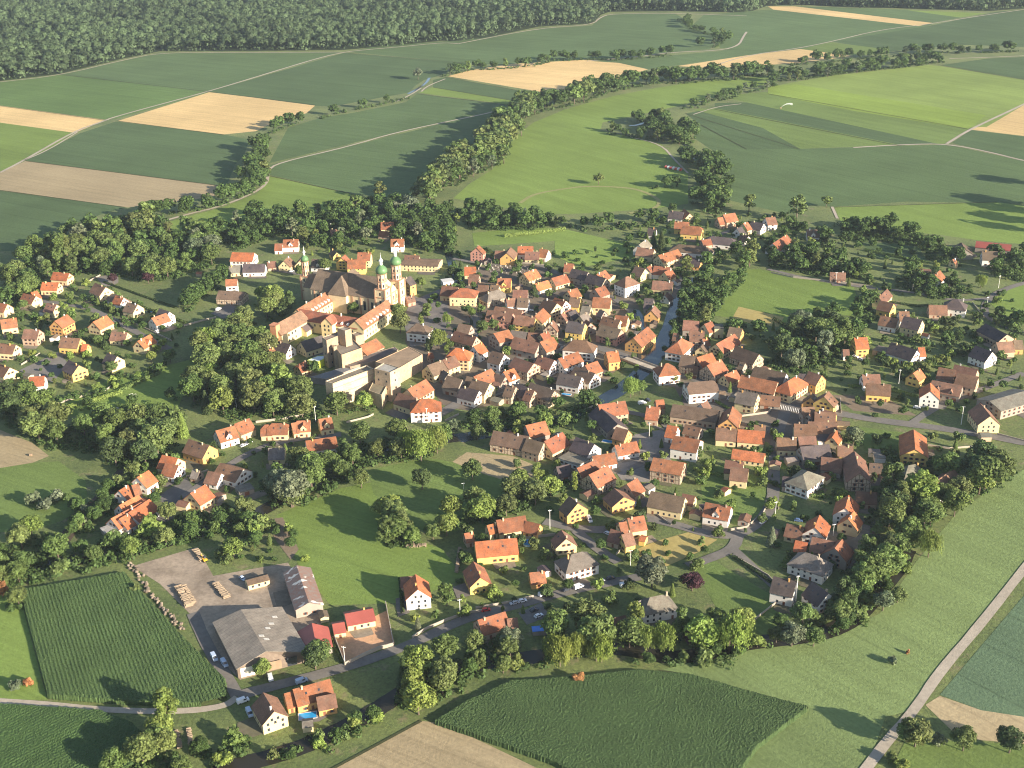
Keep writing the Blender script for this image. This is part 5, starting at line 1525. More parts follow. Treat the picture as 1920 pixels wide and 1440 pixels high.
CARS = """
1018.7,1116 1034,1108 v w|white van parked on the lower road below the small red-roofed shed
979.5,1129 993,1126 c w|white car second from the left in the lower road row
964,1133 950,1137 c s|silver car at the left end of the lower road row
1010,1157 1022,1152 c w|white car in the small parking court above the blue roof
1002,1146 1014,1141 c d|dark car in the small parking court above the blue roof
1085,1103 1098,1098 v w|white van in the middle of the lower road row
1062,1108 1072,1104 c d|dark car with white front beside the middle van
1126,1092 1140,1087 c s|silver car right of the middle van on the lower road
1145,1086 1158,1083 c d|dark car under the roadside trees on the lower road
1172,1100 1186,1097 v w|white van at the right end of the lower road
911,1146 922,1144 c r|bright red car on the lower road
507,1273 504,1262 v w|white pickup van in front of the huge grey shed
566,1280 577,1276 v l|pale blue van above the orange roofed yard house
456,1317 467,1313 v w|white van on the bend at the left of the lower houses
468,1340 474,1352 v l|pale camper behind the white van on the bend
294,624 303,628 c w|white car at the end of the left estate road
410,582 416,578 v w|white van in front of the long timbered barn
457,837 464,834 c w|white car nearer the road in the mill lane yard
467,832 474,829 c w|white car behind its twin in the mill lane yard
1204,758 1214,756 v w|long white van parked above the farm roofs near the river
1105,977 1110,985 v w|white van beside the orange gabled house
1140,1003 1147,1006 c w|white car by the yellow-walled annex
1257,968 1263,970 c w|white car in front of the long brown-roofed house
1192,950 1204,951 v l|pale blue van beside the dark roofed ochre house
1430,981 1436,977 c w|white car on the village street bend
1719,766 1728,767 c w|white car left of the tall white orange-roofed house
1490,865 1498,865 c l|pale blue car in the shaded yard off the street
1497,978 1507,979 c b|blue car on the shaded drive in the lower right
1187,616 1187,609 v w|white van at the old village road head
995,584 1003,584 c w|white car between old village roofs
547,510 556,509 c w|white car on the street behind the abbey trees
1832,597 1842,597 c w|white car on the bend of the right edge lane
1604,670 1612,673 c w|white car beside the orange-roofed yellow house
1614,676 1623,679 c w|second white car beside the orange-roofed yellow house, nearer its drive
402,1236 408,1246 v l|grey trailer along the left side of the huge shed
421,1247 428,1258 v l|long pale trailer at the lower left corner of the huge shed
455,1087 462,1093 c l|pale car beside the small open yard shed
622,422 624,418 v w|white van behind the pink-brown roof near the top
1475,860 1482,862 c d|dark car by the dark flat roof off the street
1215,752 1222,756 c d|dark car behind the long white van
""".strip().splitlines()
for ln in CARS:
    a, lab = ln.split('|'); p0, p1, k, cc_ = a.split(); A, B = G(*map(float, p0.split(','))), G(*map(float, p1.split(',')))
    van = k == 'v'; r = empty('van' if van else 'car', (A[0], A[1], .30), math.atan2(B[1]-A[1], B[0]-A[0]))
    b, g, t_, L, W = CM[van]
    inst('body', b, r, col=CC[cc_]); inst('windows', g, r)
    for sx_ in (-1, 1):
        for sy in (-1, 1): inst('wheel', t_, r, (sx_*L*.31, sy*(W/2-.1), .33))
    tag(r, lab, 'van' if van else 'car', 'vehicles parked in the village')

# ---------------------------------------------------------------- poles, pools and small things
V, F = [], []; tube((0,0,0),(0,0,1),.017,.012,8,V,F); pm = bpy.data.meshes.new('post'); pm.from_pydata(V,[],F); pm.materials.append(M['white'])
V, F = [], []; box(-.9,-.06,-.08,.9,.06,.08,V,F); box(-.8,-.09,.08,-.7,.09,.3,V,F); box(.7,-.09,.08,.8,.09,.3,V,F); am = bpy.data.meshes.new('crossarm'); am.from_pydata(V,[],F); am.materials.append(M['concrete'])
for ln in """647,1246 9.5|pale pole at the corner of the orange paved court
863,1158 10|pale pole by the road below the yellow chalet
592,791 10.5|white pole between the two right mill lane houses
801,796 11|pale pole below the hipped orange roof by the river trees
1217,821 10|white pole in the paved farm yard
1031,991 11|pole at the lane beside the long red-roofed house
1492,1128 14|tall pole in front of the dark-roofed white house
1802,796 12|pole by the main road at the right edge
112,500 9|white mast below the columnar poplars
1453,972 10|pole at the village street bend
224,786 8|white pole on the shaded edge of the left meadow
444,768 8|pole between trees right of the left meadow
1182,1061 9|pole by the thicket above the lower road
1567,531 9|thin pole standing in front of the meadow wall
1711,543 9|thin pole by the lane right of the meadow wall
1872,540 10|thin pole beside the right edge lane
1850,576 8|white pole at the bend of the right edge lane
1685,720 10|pole in the gardens left of the white orange-roofed house
1562,1005 7|pole beside the twin orange-roofed houses
869,917 4|short post in the shaded orchard meadow""".splitlines():
    a, lab = ln.split('|'); xy, hh = a.split(); p = G(*map(float, xy.split(','))); r = empty('utility_pole', (p[0], p[1], 0), random.uniform(-.5, .5))
    hh = float(hh); inst('post', pm, r, sc=(hh*1.0, hh*1.0, hh)); inst('crossarm', am, r, (0,0,hh-.5)); tag(r, lab, 'pole')
def pool(p, sx_, sy_, rnd, rz, lab, hgt=.9):
    q = G(*p); r = empty('swimming_pool', (q[0], q[1], 0), rz)
    V, F = [], []
    if rnd:
        lathe([(1,0),(1,hgt),(.92,hgt),(.92,hgt-.25)], 28, V, F); V = [(x*sx_, y*sy_, z) for x,y,z in V]
        mesh_obj('rim', V, F, M['metal'], r, (.35,.55,.75)); mesh_obj('water', [(.93*sx_*math.cos(k*.2244), .93*sy_*math.sin(k*.2244), hgt-.2) for k in range(28)], [tuple(range(28))], M['pool'], r)
    else:
        for a in ((-sx_,-sy_,sx_,-sy_+.3),(-sx_,sy_-.3,sx_,sy_),(-sx_,-sy_+.3,-sx_+.3,sy_-.3),(sx_-.3,-sy_+.3,sx_,sy_-.3)): box(a[0],a[1],.0,a[2],a[3],hgt,V,F)
        mesh_obj('rim', V, F, M['concrete'], r, (.6,.58,.55)); mesh_obj('water', [(-sx_+.3,-sy_+.3,hgt-.1),(sx_-.3,-sy_+.3,hgt-.1),(sx_-.3,sy_-.3,hgt-.1),(-sx_+.3,sy_-.3,hgt-.1)], [(0,1,2,3)], M['pool'], r)
    tag(r, lab, 'swimming pool')
pool((991,1020), 2.9, 2.9, True, 0, 'round blue above-ground pool on the shaded lawn by the yellow house')
pool((1140,828), 3.4, 1.7, False, -.35, 'oblong bright blue pool behind the pale flat-roofed outbuildings', .3)
pool((606,862), 2.2, 1.5, False, -.5, 'blue covered pool at the foot of the rightmost mill lane house', 1.0)
pool((1062,740), 3.2, 1.4, False, -.3, 'blue pool beside the timbered house above the river', .4)
pool((281,585), 2.2, 1.3, False, -.2, 'small blue pool beside the balcony house in the left estate', .5)
pool((577,1343), 3.8, 2.2, False, .2, 'blue pool below the orange-roofed yard house', .4)
pool((1645,1052), 1.6, 1.2, False, .3, 'small blue pool in the shaded garden lower right', .5)
pool((1491,453), 2.8, 1.6, False, .2, 'turquoise pool behind the orange-roofed house at the upper right', .4)
q = G(1012,1187); r = empty('pool_house', (q[0], q[1], 0), .1); tag(r, 'small garden building with bright blue flat roof by the stream trees', 'garden building')
V, F = [], []; box(-3.2,-1.8,0,3.2,1.8,2.3,V,F); mesh_obj('wall', V, F, M['wall'], r, (.35,.3,.25)); V, F = [], []; box(-3.4,-2,2.3,3.4,2,2.5,V,F); mesh_obj('roof', V, F, M['metal'], r, (.05,.2,.6))
# hay bale, goals, boulders, log piles, graves, trailers, sprinkler
q = G(58,855); V, F = [], []; tube((-.7,0,.75),(.7,0,.75),.75,.75,16,V,F); o = mesh_obj('hay_bale', V, F, M['wood']); o.location = (q[0], q[1], 0); tag(o, 'single round hay bale on the mown field at the left edge', 'hay bale')
for i, (x, y) in enumerate(((246,744),(252,745))):
    q = G(x, y); V, F = [], []
    for s in (-1,1): tube((s*1.5,0,0),(s*1.5,0,2),.06,.06,5,V,F)
    tube((-1.5,0,2),(1.5,0,2),.06,.06,5,V,F); tube((-1.5,1,0),(-1.5,0,2),.04,.04,4,V,F); tube((1.5,1,0),(1.5,0,2),.04,.04,4,V,F)
    o = mesh_obj('football_goal', V, F, M['white']); o.location = (q[0], q[1], 0); o.rotation_euler = (0,0,.9); tag(o, ['left','right'][i]+' one of the two small white goals on the left meadow', 'goal', 'white goals on the meadow')
def rock(sz):
    V = rand_unit(1)[0]; import bmesh
    bm = bmesh.new(); bmesh.ops.create_icosphere(bm, subdivisions=2, radius=sz)
    for v in bm.verts: v.co *= random.uniform(.75, 1.15)
    me = bpy.data.meshes.new('boulder'); bm.to_mesh(me); bm.free(); me.materials.append(M['concrete']); return me
RK = [rock(.8) for _ in range(4)]
edge = [(244,1058),(255,1075),(275,1100),(292,1120),(303,1138),(318,1153),(330,1168),(345,1182)]
EP = [G(*p)[:2] for p in edge]; n_ = 0
for a, b in zip(EP[:-1], EP[1:]):
    for k in range(9):
        p = a+(b-a)*(k+random.random()*.8)/9+RNG.normal(0, .9, 2)
        o = inst('boulder', RK[n_ % 4], None, (p[0], p[1], .45), random.random()*6, (random.uniform(.8,1.4), random.uniform(.7,1.2), random.uniform(.7,1.1)), random.choice(((.20,.16,.12),(.13,.105,.08),(.26,.21,.16)))); n_ += 1
        tag(o, 'pale boulder in the row between the yard and the corn field', 'boulder', 'boulders along the yard edge')
def logpile(p, q, wd, hh, lab):
    A, B = G(*p), G(*q); d = B-A; L = float(np.hypot(*d[:2])); r = empty('log_pile', ((A[0]+B[0])/2, (A[1]+B[1])/2, 0), math.atan2(d[1], d[0]))
    V, F = [], []; x = -L/2
    while x < L/2:
        for lay in range(int(hh/.45)):
            if random.random() < .8:
                rr = random.uniform(.2, .32); y = random.uniform(-.25, .25); ww = wd/2*random.uniform(.7, 1.1)
                tube((x,-ww+y,.25+lay*.45),(x+random.uniform(-.2,.2),ww+y,.25+lay*.45+random.uniform(-.1,.1)),rr,rr,7,V,F)
        x += .6
    mesh_obj('logs', V, F, M['cut'], r); tag(r, lab, 'log pile')
    return r
logpile((334,1102),(355,1138), 3.6, 1.8, 'left log pile in the middle of the timber yard')
logpile((345,1100),(364,1132), 2.0, 1.4, 'log pile right beside the middle one in the timber yard')
logpile((404,1096),(426,1122), 3.4, 1.7, 'log pile between the yard track and the small open shed')
logpile((330,1372),(338,1405), 2.0, 1.2, 'left narrow wood stack on the grass below the track')
logpile((354,1368),(358,1398), 2.0, 1.2, 'right narrow wood stack on the grass below the track')
logpile((862,1030),(856,1075), 1.6, 1.6, 'long firewood stack left of the yellow house')
logpile((762,1026),(800,1024), 1.8, 1.6, 'firewood stack under the trees of the central meadow')
logpile((366,1032),(380,1052), 3.0, 1.6, 'heap of timber at the top right of the yard')
q = G(384,1052); r = empty('excavator', (q[0], q[1], 0), 2.2); tag(r, 'small yellow digger parked at the top corner of the timber yard', 'digger')
V, F = [], []; box(-1.3,-1.1,0,1.3,-.6,.7,V,F); box(-1.3,.6,0,1.3,1.1,.7,V,F); mesh_obj('tracks', V, F, M['tyre'], r)
V, F = [], []; box(-1.3,-.9,.7,1.0,.9,1.5,V,F); mesh_obj('body', V, F, M['car'], r, (.8,.42,.03)); V, F = [], []; box(-.2,-.8,1.5,.9,.1,2.6,V,F); mesh_obj('cab', V, F, M['glass'], r)
V, F = [], []; tube((.9,.4,1.3),(2.6,.4,3.0),.18,.15,6,V,F); tube((2.6,.4,3.0),(4.0,.4,1.2),.15,.12,6,V,F); box(3.7,.1,.5,4.4,.7,1.2,V,F); mesh_obj('arm', V, F, M['car'], r, (.8,.42,.03))
V, F = [], []; box(-.35,-.1,0,.35,.1,1.0,V,F); box(-.45,-.2,0,.45,.2,.12,V,F); gm = bpy.data.meshes.new('gravestone'); gm.from_pydata(V,[],F); gm.materials.append(M['concrete'])
for i in range(9):
    for j in range(5):
        p = G(912+i*9+j*3+random.uniform(-1,1), 500+j*3.2+random.uniform(-.5,.5))
        o = inst('gravestone', gm, None, (p[0], p[1], 0), random.uniform(-.1,.1), (1,1,random.uniform(.8,1.4)), random.choice(((.35,.32,.3),(.5,.47,.42),(.2,.19,.2))))
        tag(o, 'grey gravestone in the walled cemetery below the ochre house', 'gravestone', 'gravestones in the walled cemetery')
for i, cl in enumerate(('red','white','red','white','red','white','red')):
    q = G(1249+4.6*i, 315+.9*i); r = empty('trailer', (q[0], q[1], 0), 1.2)
    V, F = [], []; box(-2.6,-1.0,.6,2.6,1.0,2.4,V,F); mesh_obj('body', V, F, M['car'], r, (.5,.08,.05) if cl == 'red' else (.7,.68,.62))
    V, F = [], []; [tube((x,y-.1,.35),(x,y+.1,.35),.35,.35,8,V,F) for x in (-1.2,1.2) for y in (-1,1)]; mesh_obj('wheels', V, F, M['tyre'], r)
    tag(r, f'{ordinal(i,7)} {cl} trailer in the row parked on the big meadow', 'trailer', 'trailers parked on the big meadow')
q = G(1464,203); r = empty('irrigation_spray', (q[0], q[1], 0)); tag(r, 'white arc of irrigation water over the upper right field', 'sprinkler')
V, F = [], []
for k in range(14):
    t0, t1 = k/14, (k+1)/14; f = lambda t: (15*t, 5*t, 1+20*t*(1-t*.8)*.6)
    tube(f(t0), f(t1), (.15+1.2*t0), (.15+1.2*t1), 7, V, F)
m, t, bs, L = new_mat('spray'); bs.inputs['Base Color'].default_value = (.9,.92,.95,1); bs.inputs['Roughness'].default_value = 1; bs.inputs['Alpha'].default_value = .16
mesh_obj('water_arc', V, F, m, r); V, F = [], []; box(-1,-.8,0,1,.8,1,V,F); mesh_obj('sprinkler_cart', V, F, M['wood'], r)

# ---------------------------------------------------------------- tree planting
def scatter(poly, sp, hmin, hmax, kinds, tones, place, hs=1.0, avoid=True):
    P = np.array([G(*map(float, p.split(',')))[:2] for p in poly.split()]); lo, hi = P.min(0), P.max(0)
    n = int((hi-lo).prod()/(sp*sp)*5)+10; got = []
    for _ in range(n):
        q = lo+(hi-lo)*RNG.random(2); ins = False; j = len(P)-1
        for i in range(len(P)):
            if (P[i][1] > q[1]) != (P[j][1] > q[1]) and q[0] < (P[j][0]-P[i][0])*(q[1]-P[i][1])/(P[j][1]-P[i][1]+1e-12)+P[i][0]: ins = not ins
            j = i
        if not ins or (avoid and (near_house(q, 1.5) or near_house(q+np.array([-q[0], 0])/700*4+np.array([0, 4.]), .5) or (hmax > 8 and (near_house(q+np.array([0, 8.]), 1) or near_house(q+np.array([0, 13.]), 0))))): continue
        if any((q[0]-g[0])**2+(q[1]-g[1])**2 < sp*sp for g in got): continue
        got.append(q)
    for q in got: tree(q, random.choice(kinds), random.uniform(hmin, hmax), random.choice(tones), place)
    return got
def row(line, sp, hmin, hmax, kinds, tones, place, jit=2.0, avoid=False):
    P = [G(*map(float, p.split(',')))[:2] for p in line.split()]
    acc = 0.0
    for a, b in zip(P[:-1], P[1:]):
        L = float(np.hypot(*(b-a))); s = -acc
        while True:
            s += sp*random.uniform(.75, 1.25)
            if s > L: acc = L-s+sp; acc = 0; break
            q = a+(b-a)*s/L+RNG.normal(0, jit, 2)
            if avoid and near_house(q, 1.0): continue
            tree(q, random.choice(kinds), random.uniform(hmin, hmax), random.choice(tones), place)
R1 = ['round']*5+['tall']
UNDER = []
ROWS = [
 ('1560,1190 1610,1162 1650,1120 1680,1080 1700,1050', 6, 4, 9, ['bush','round'], 'nlos', 'on the outer bank of the lower right stream', 1.6),
 ('1440,1185 1500,1178 1560,1160 1600,1130 1640,1085 1665,1050', 8, 5, 10, ['round','bush'], 'nd', 'on the inner bank of the lower right stream', 1.6),
 ('225,900 190,940 150,985 118,1025', 6, 4, 9, ['bush','round'], 'nos', 'along the dry ditch left of the close', 2.5),
 ('250,880 225,925 185,970 150,1010', 7, 4, 9, ['bush','round'], 'nod', 'along the dry ditch left of the close', 2.5),
 ('60,960 110,930 150,960 130,990', 8, 5, 9, ['round','bush'], 'ss', 'in the pale thicket left of the ditch', 5),
 ('590,1400 660,1372 720,1345', 6, 3, 6, ['bush'], 'nl', 'on the far bank below the yard houses', 1.5),
 ('1125,745 1105,757 1080,765 1040,780 1005,792', 9, 6, 11, R1+['bush'], 'nll', 'on the river bank below the old village', 2),
 ('520,560 535,575 505,600 470,610 440,625', 12, 11, 16, R1, 'nno', 'in the shaded park left of the monastery', 4),
 ('560,770 600,775 640,775 690,770 720,765', 11, 10, 15, R1, 'nl', 'below the blank mill slab', 3),
 ('500,765 540,740 580,720 600,700', 10, 8, 13, R1, 'nd', 'left of the blank mill slab', 4),
 ('140,760 200,770 280,765 330,750', 13, 5, 9, R1, 'no', 'scattered along the left meadow', 3),
 ('700,380 740,372 775,372', 12, 12, 18, R1, 'no', 'at the foot of the dark field', 5),
 ('1340,610 1380,620 1440,640', 12, 7, 12, R1, 'no', 'beside the dry meadow', 4),
 ('1290,520 1320,500 1350,490 1390,480', 11, 9, 14, R1, 'nno', 'along the upper right lane', 4),
 ('1460,420 1520,440 1560,470', 12, 8, 14, R1, 'nno', 'right of the upper hamlet', 6),
 ('1690,640 1740,650 1790,640', 12, 6, 10, R1, 'no', 'in the right edge orchard', 5),
 ('498,270 482,298 478,325 492,345 470,362 440,372 420,382 380,392 340,398 300,404 270,416 242,430', 10, 12, 19, R1, 'nnoos', 'along the left creek', 4),
 ('505,250 545,236 560,232', 10, 12, 17, R1, 'nd', 'in the clump above the middle track', 3),
 ('595,224 645,210 692,200 745,190 768,184', 24, 8, 13, ['round'], 'no', 'on the thin creek between the fields', 2),
 ('830,144 880,132 960,128 1000,124 1040,114 1100,112 1160,113 1200,110 1256,104', 9, 10, 16, R1, 'nnd', 'above the upper wheat field', 4),
 ('1275,36 1300,55 1330,66', 16, 10, 14, R1, 'nd', 'by the far farm below the forest', 5),
 ('1352,70 1350,85 1335,90', 13, 12, 18, R1, 'nd', 'in the clump right of the far farm', 6),
 ('812,392 806,368 830,352 862,328 892,316 903,298 932,290 946,268 952,245 962,228 990,216 1030,205 1060,200 1100,190 1130,178 1160,170', 10, 17, 26, R1+['tall'], 'nnodo', 'in the river meadow belt', 4),
 ('800,375 812,352 850,325 890,300 925,275 948,240 985,210 1040,196 1095,182 1150,170', 8, 15, 24, R1, 'nnod', 'in the river meadow belt', 8),
 ('1160,166 1240,153 1330,150 1430,139', 9, 12, 20, R1, 'nnd', 'at the top of the river meadow', 8),
 ('480,298 478,330 470,362 420,382 340,398', 12, 11, 17, R1, 'nno', 'along the left creek', 8),
 ('1285,300 1338,330 1340,370 1345,400', 8, 11, 17, R1, 'nno', 'along the right hand river arm', 8),
 ('1232,222 1250,245 1280,270 1225,262', 8, 10, 16, R1, 'nno', 'in the thicket right of the pond', 7),
 ('1450,150 1560,140 1660,130 1760,115', 11, 10, 16, R1, 'nnds', 'above the light green field', 10),
 ('846,350 880,330 925,312 950,285', 14, 12, 18, R1, 'nos', 'inside the river meadow bend', 4),
 ('1165,168 1210,160 1240,156 1280,156 1330,153 1370,150 1400,146 1432,141', 12, 14, 22, R1, 'nndd', 'at the top of the river meadow', 4),
 ('1440,150 1470,152 1500,150 1530,146 1560,141 1600,135 1650,130 1700,126 1735,120 1770,116', 9, 10, 18, R1, 'nnds', 'above the light green field', 6),
 ('1480,122 1550,118 1600,112 1650,108 1690,104 1740,100 1800,99 1860,99 1925,96', 10, 10, 17, R1, 'ndd', 'behind the belt above the light field', 7),
 ('1138,243 1150,252 1180,256 1212,262 1240,252 1225,235 1200,226', 11, 9, 14, R1, 'nss', 'around the small pond in the meadow', 5),
 ('1232,222 1240,238 1258,262 1290,272 1300,262 1270,238', 10, 12, 18, R1, 'nno', 'in the thicket right of the pond', 5),
 ('1285,204 1310,200 1332,188 1345,190 1368,184 1388,176 1420,170 1452,160', 9, 7, 12, R1, 'nos', 'between river meadow and crop field', 5),
 ('1284,290 1290,302', 9, 9, 13, ['round'], 'nb', 'on the river bank above the trailers', 3),
 ('1330,300 1345,318 1328,340 1312,352 1330,368 1352,388 1338,402 1302,380', 10, 12, 19, R1, 'nno', 'along the right hand river arm', 4),
 ('1218,352 1245,352 1268,350', 9, 9, 13, ['round'], 'no', 'in the short row below the trailers', 2),
 ('868,398 905,412 932,402 962,402 990,412', 10, 10, 17, R1, 'ndn', 'left of the ring track', 4),
 ('1040,432 1072,424 1100,432 1130,432 1162,424 1185,426 1215,422 1242,412 1272,404', 11, 9, 14, R1, 'nno', 'in the hedge below the ring track', 4),
 ('344,582 360,566 374,554 390,544 407,532 424,522', 4.5, 10, 12, ['round'], 'nl', 'in the avenue left of the abbey', .6),
 ('350,585 366,569 380,557 396,547 413,535', 5, 10, 12, ['round'], 'n', 'in the avenue left of the abbey', .6),
 ('10,600 60,600 140,625 200,655', 9, 3, 6, ['bush','round'], 'nld', 'in the gardens of the left estate', 5),
 ('90,755 160,745 220,725 310,690', 6, 3, 5, ['bush'], 'nl', 'in the gardens of the left estate', 2),
 ('150,560 210,580 270,610', 8, 3, 6, ['bush'], 'nld', 'in the gardens of the left estate', 4),
 ('1550,800 1620,840 1700,860 1780,880', 9, 3, 6, ['bush','round'], 'nd', 'in the gardens lower right', 6),
 ('1480,900 1560,930 1640,960', 8, 3, 6, ['bush'], 'nld', 'in the gardens lower right', 5),
 ('1600,650 1700,700 1800,660 1880,680', 8, 3, 6, ['bush'], 'nld', 'in the gardens at the right edge', 6),
 ('1640,600 1760,620 1860,640', 8, 3, 6, ['bush'], 'nld', 'in the gardens at the right edge', 8),
 ('1640,1095 1690,1040 1730,985 1790,940 1850,900', 9, 9, 15, R1, 'nnol', 'on the outer stream bank lower right', 5),
 ('480,1432 560,1412 640,1378 705,1348', 7, 3.5, 7, ['bush','round'], 'nlo', 'on the grassy bank beside the bottom field', 2),
 ('735,1330 800,1310 860,1285 905,1262 985,1248 1040,1250', 8, 4, 8, ['bush','round'], 'nlo', 'along the stream above the bottom corn field', 2),
 ('1180,1245 1230,1250 1290,1243 1360,1238 1440,1216', 8, 4, 9, ['bush','round'], 'nlo', 'at the meadow edge of the lower stream', 2),
 ('430,1010 480,990 520,985 455,1030', 9, 6, 10, ['round','bush'], 'nlo', 'in the garden above the small yard shed', 4),
 ('250,1130 258,1095', 9, 3, 5, ['bush'], 'o', 'at the yard edge', 1),
 ('0,1080 20,1110 30,1150', 10, 8, 12, R1, 'no', 'at the left of the corn field', 2),
 ('1600,440 1650,432 1700,440', 10, 12, 17, R1, 'ns', 'above the small dark plot upper right', 4),
]
for r_ in ROWS: row(r_[0], r_[1]*(1.12 if r_[2] > 6 else 1), r_[2]*1.12, r_[3]*1.12, r_[4], r_[5], r_[6], r_[7])
POLYS = [
 ('372,662 430,640 495,652 520,692 540,735 600,762 600,795 540,790 480,782 430,792 402,762 362,762 345,742 382,700', 10.5, 12, 20, R1, 'nnolo', 'in the park below the abbey lawns'),
 ('0,765 60,762 92,792 140,803 200,806 262,800 330,792 340,830 312,878 250,890 205,872 190,850 100,845 60,828 0,790', 10.5, 12, 19, R1, 'nndo', 'in the wood below the left estate'),
 ('-20,1040 60,1005 130,1040 250,1000 330,968 420,952 490,962 485,985 380,1012 262,1042 232,1058 130,1085 40,1102 -20,1108', 9.5, 7, 13, R1+['bush'], 'nnlo', 'in the band above the timber yard'),
 ('495,925 540,872 600,885 650,835 720,825 790,815 830,842 790,862 700,872 640,912 560,952 510,955', 9.5, 8, 16, R1, 'nno', 'along the middle stream'),
 ('702,965 742,975 762,1010 800,1012 850,992 920,982 1000,952 1060,922 1078,902 1030,888 960,925 880,955 830,975 770,1032 722,1022', 9.5, 9, 14, R1, 'nol', 'in the hedge below the orchard meadow'),
 ('850,800 905,785 960,772 1000,800 1062,772 1110,744 1130,752 1080,792 1010,812 940,822', 9, 6, 12, R1+['bush'], 'nnlo', 'on the river bank below the old village'),
 ('742,1272 802,1242 850,1232 900,1202 962,1192 980,1222 900,1258 850,1300 792,1330 742,1322', 9.5, 9, 15, R1, 'nnol', 'below the lower road'),
 ('1020,1182 1102,1162 1200,1182 1300,1182 1400,1172 1420,1200 1380,1225 1300,1215 1200,1208 1130,1232 1020,1228', 9, 10, 16, R1, 'nnol', 'in the grove by the lower stream'),
 ('1482,1180 1555,1170 1588,1120 1582,1062 1650,1030 1700,1040 1712,1010 1640,1100 1600,1150', 9, 10, 16, R1, 'nnd', 'behind the lower right houses'),
 ('1722,1000 1762,962 1802,935 1850,930 1892,900 1905,884 1858,872 1802,900 1742,890 1690,925 1662,905 1622,962 1660,990', 9.5, 13, 20, R1, 'ndnl', 'in the right edge grove'),
 ('1282,542 1332,522 1402,522 1362,562 1302,642 1282,602', 9.5, 9, 14, R1, 'nno', 'between the river and the walled meadow'),
 ('1442,482 1502,472 1562,492 1622,502 1620,522 1530,517 1445,502', 9.5, 8, 14, R1, 'nnos', 'above the long meadow wall'),
 ('1492,612 1562,592 1602,600 1622,562 1642,592 1602,642 1562,682 1502,702 1440,692 1472,642', 11, 11, 18, R1, 'nnds', 'right of the dry meadow'),
 ('1572,422 1620,432 1702,432 1760,452 1802,502 1742,488 1722,462 1642,452 1590,452', 12, 8, 14, R1, 'nno', 'below the bright upper right meadow'),
 ('402,442 482,402 562,402 622,397 702,387 802,392 852,402 855,470 802,470 702,442 600,472 522,442 442,472', 10.5, 9, 16, R1, 'nnosl', 'in the orchards behind the abbey'),
 ('20,520 60,480 140,440 242,422 282,412 332,440 402,440 400,500 302,530 182,515 100,515 60,560 0,580', 10.5, 11, 18, R1, 'nnos', 'in the wood above the left estate'),
 ('862,402 1010,402 1042,420 1000,432 880,432', 11, 8, 15, R1, 'nnds', 'above the cemetery meadow'),
 ('560,1090 600,1210 600,1230 585,1235 580,1150', 9, 7, 11, R1, 'no', 'right of the huge grey shed'),
 ('200,1462 300,1400 335,1420 350,1462', 9, 8, 13, R1, 'nno', 'in the bottom left corner clump'),
 ('360,1410 420,1400 470,1380 470,1420 400,1440', 9, 5, 8, ['bush','round'], 'nl', 'on the bank below the wood stacks'),
 ('1840,470 1920,470 1920,530 1860,520', 11, 9, 14, R1, 'nd', 'behind the red barn at the right edge'),
 ('1860,590 1920,600 1920,630 1880,615', 10, 8, 12, R1, 'nd', 'beside the right edge meadow'),
 ('1700,500 1760,520 1800,560 1740,560 1690,540', 10, 7, 11, R1, 'no', 'around the small white house upper right'),
]
for pl_ in POLYS: scatter(pl_[0], pl_[1]*1.12, pl_[2]*1.12, pl_[3]*1.12, *pl_[4:])
NT0 = len(TREES)
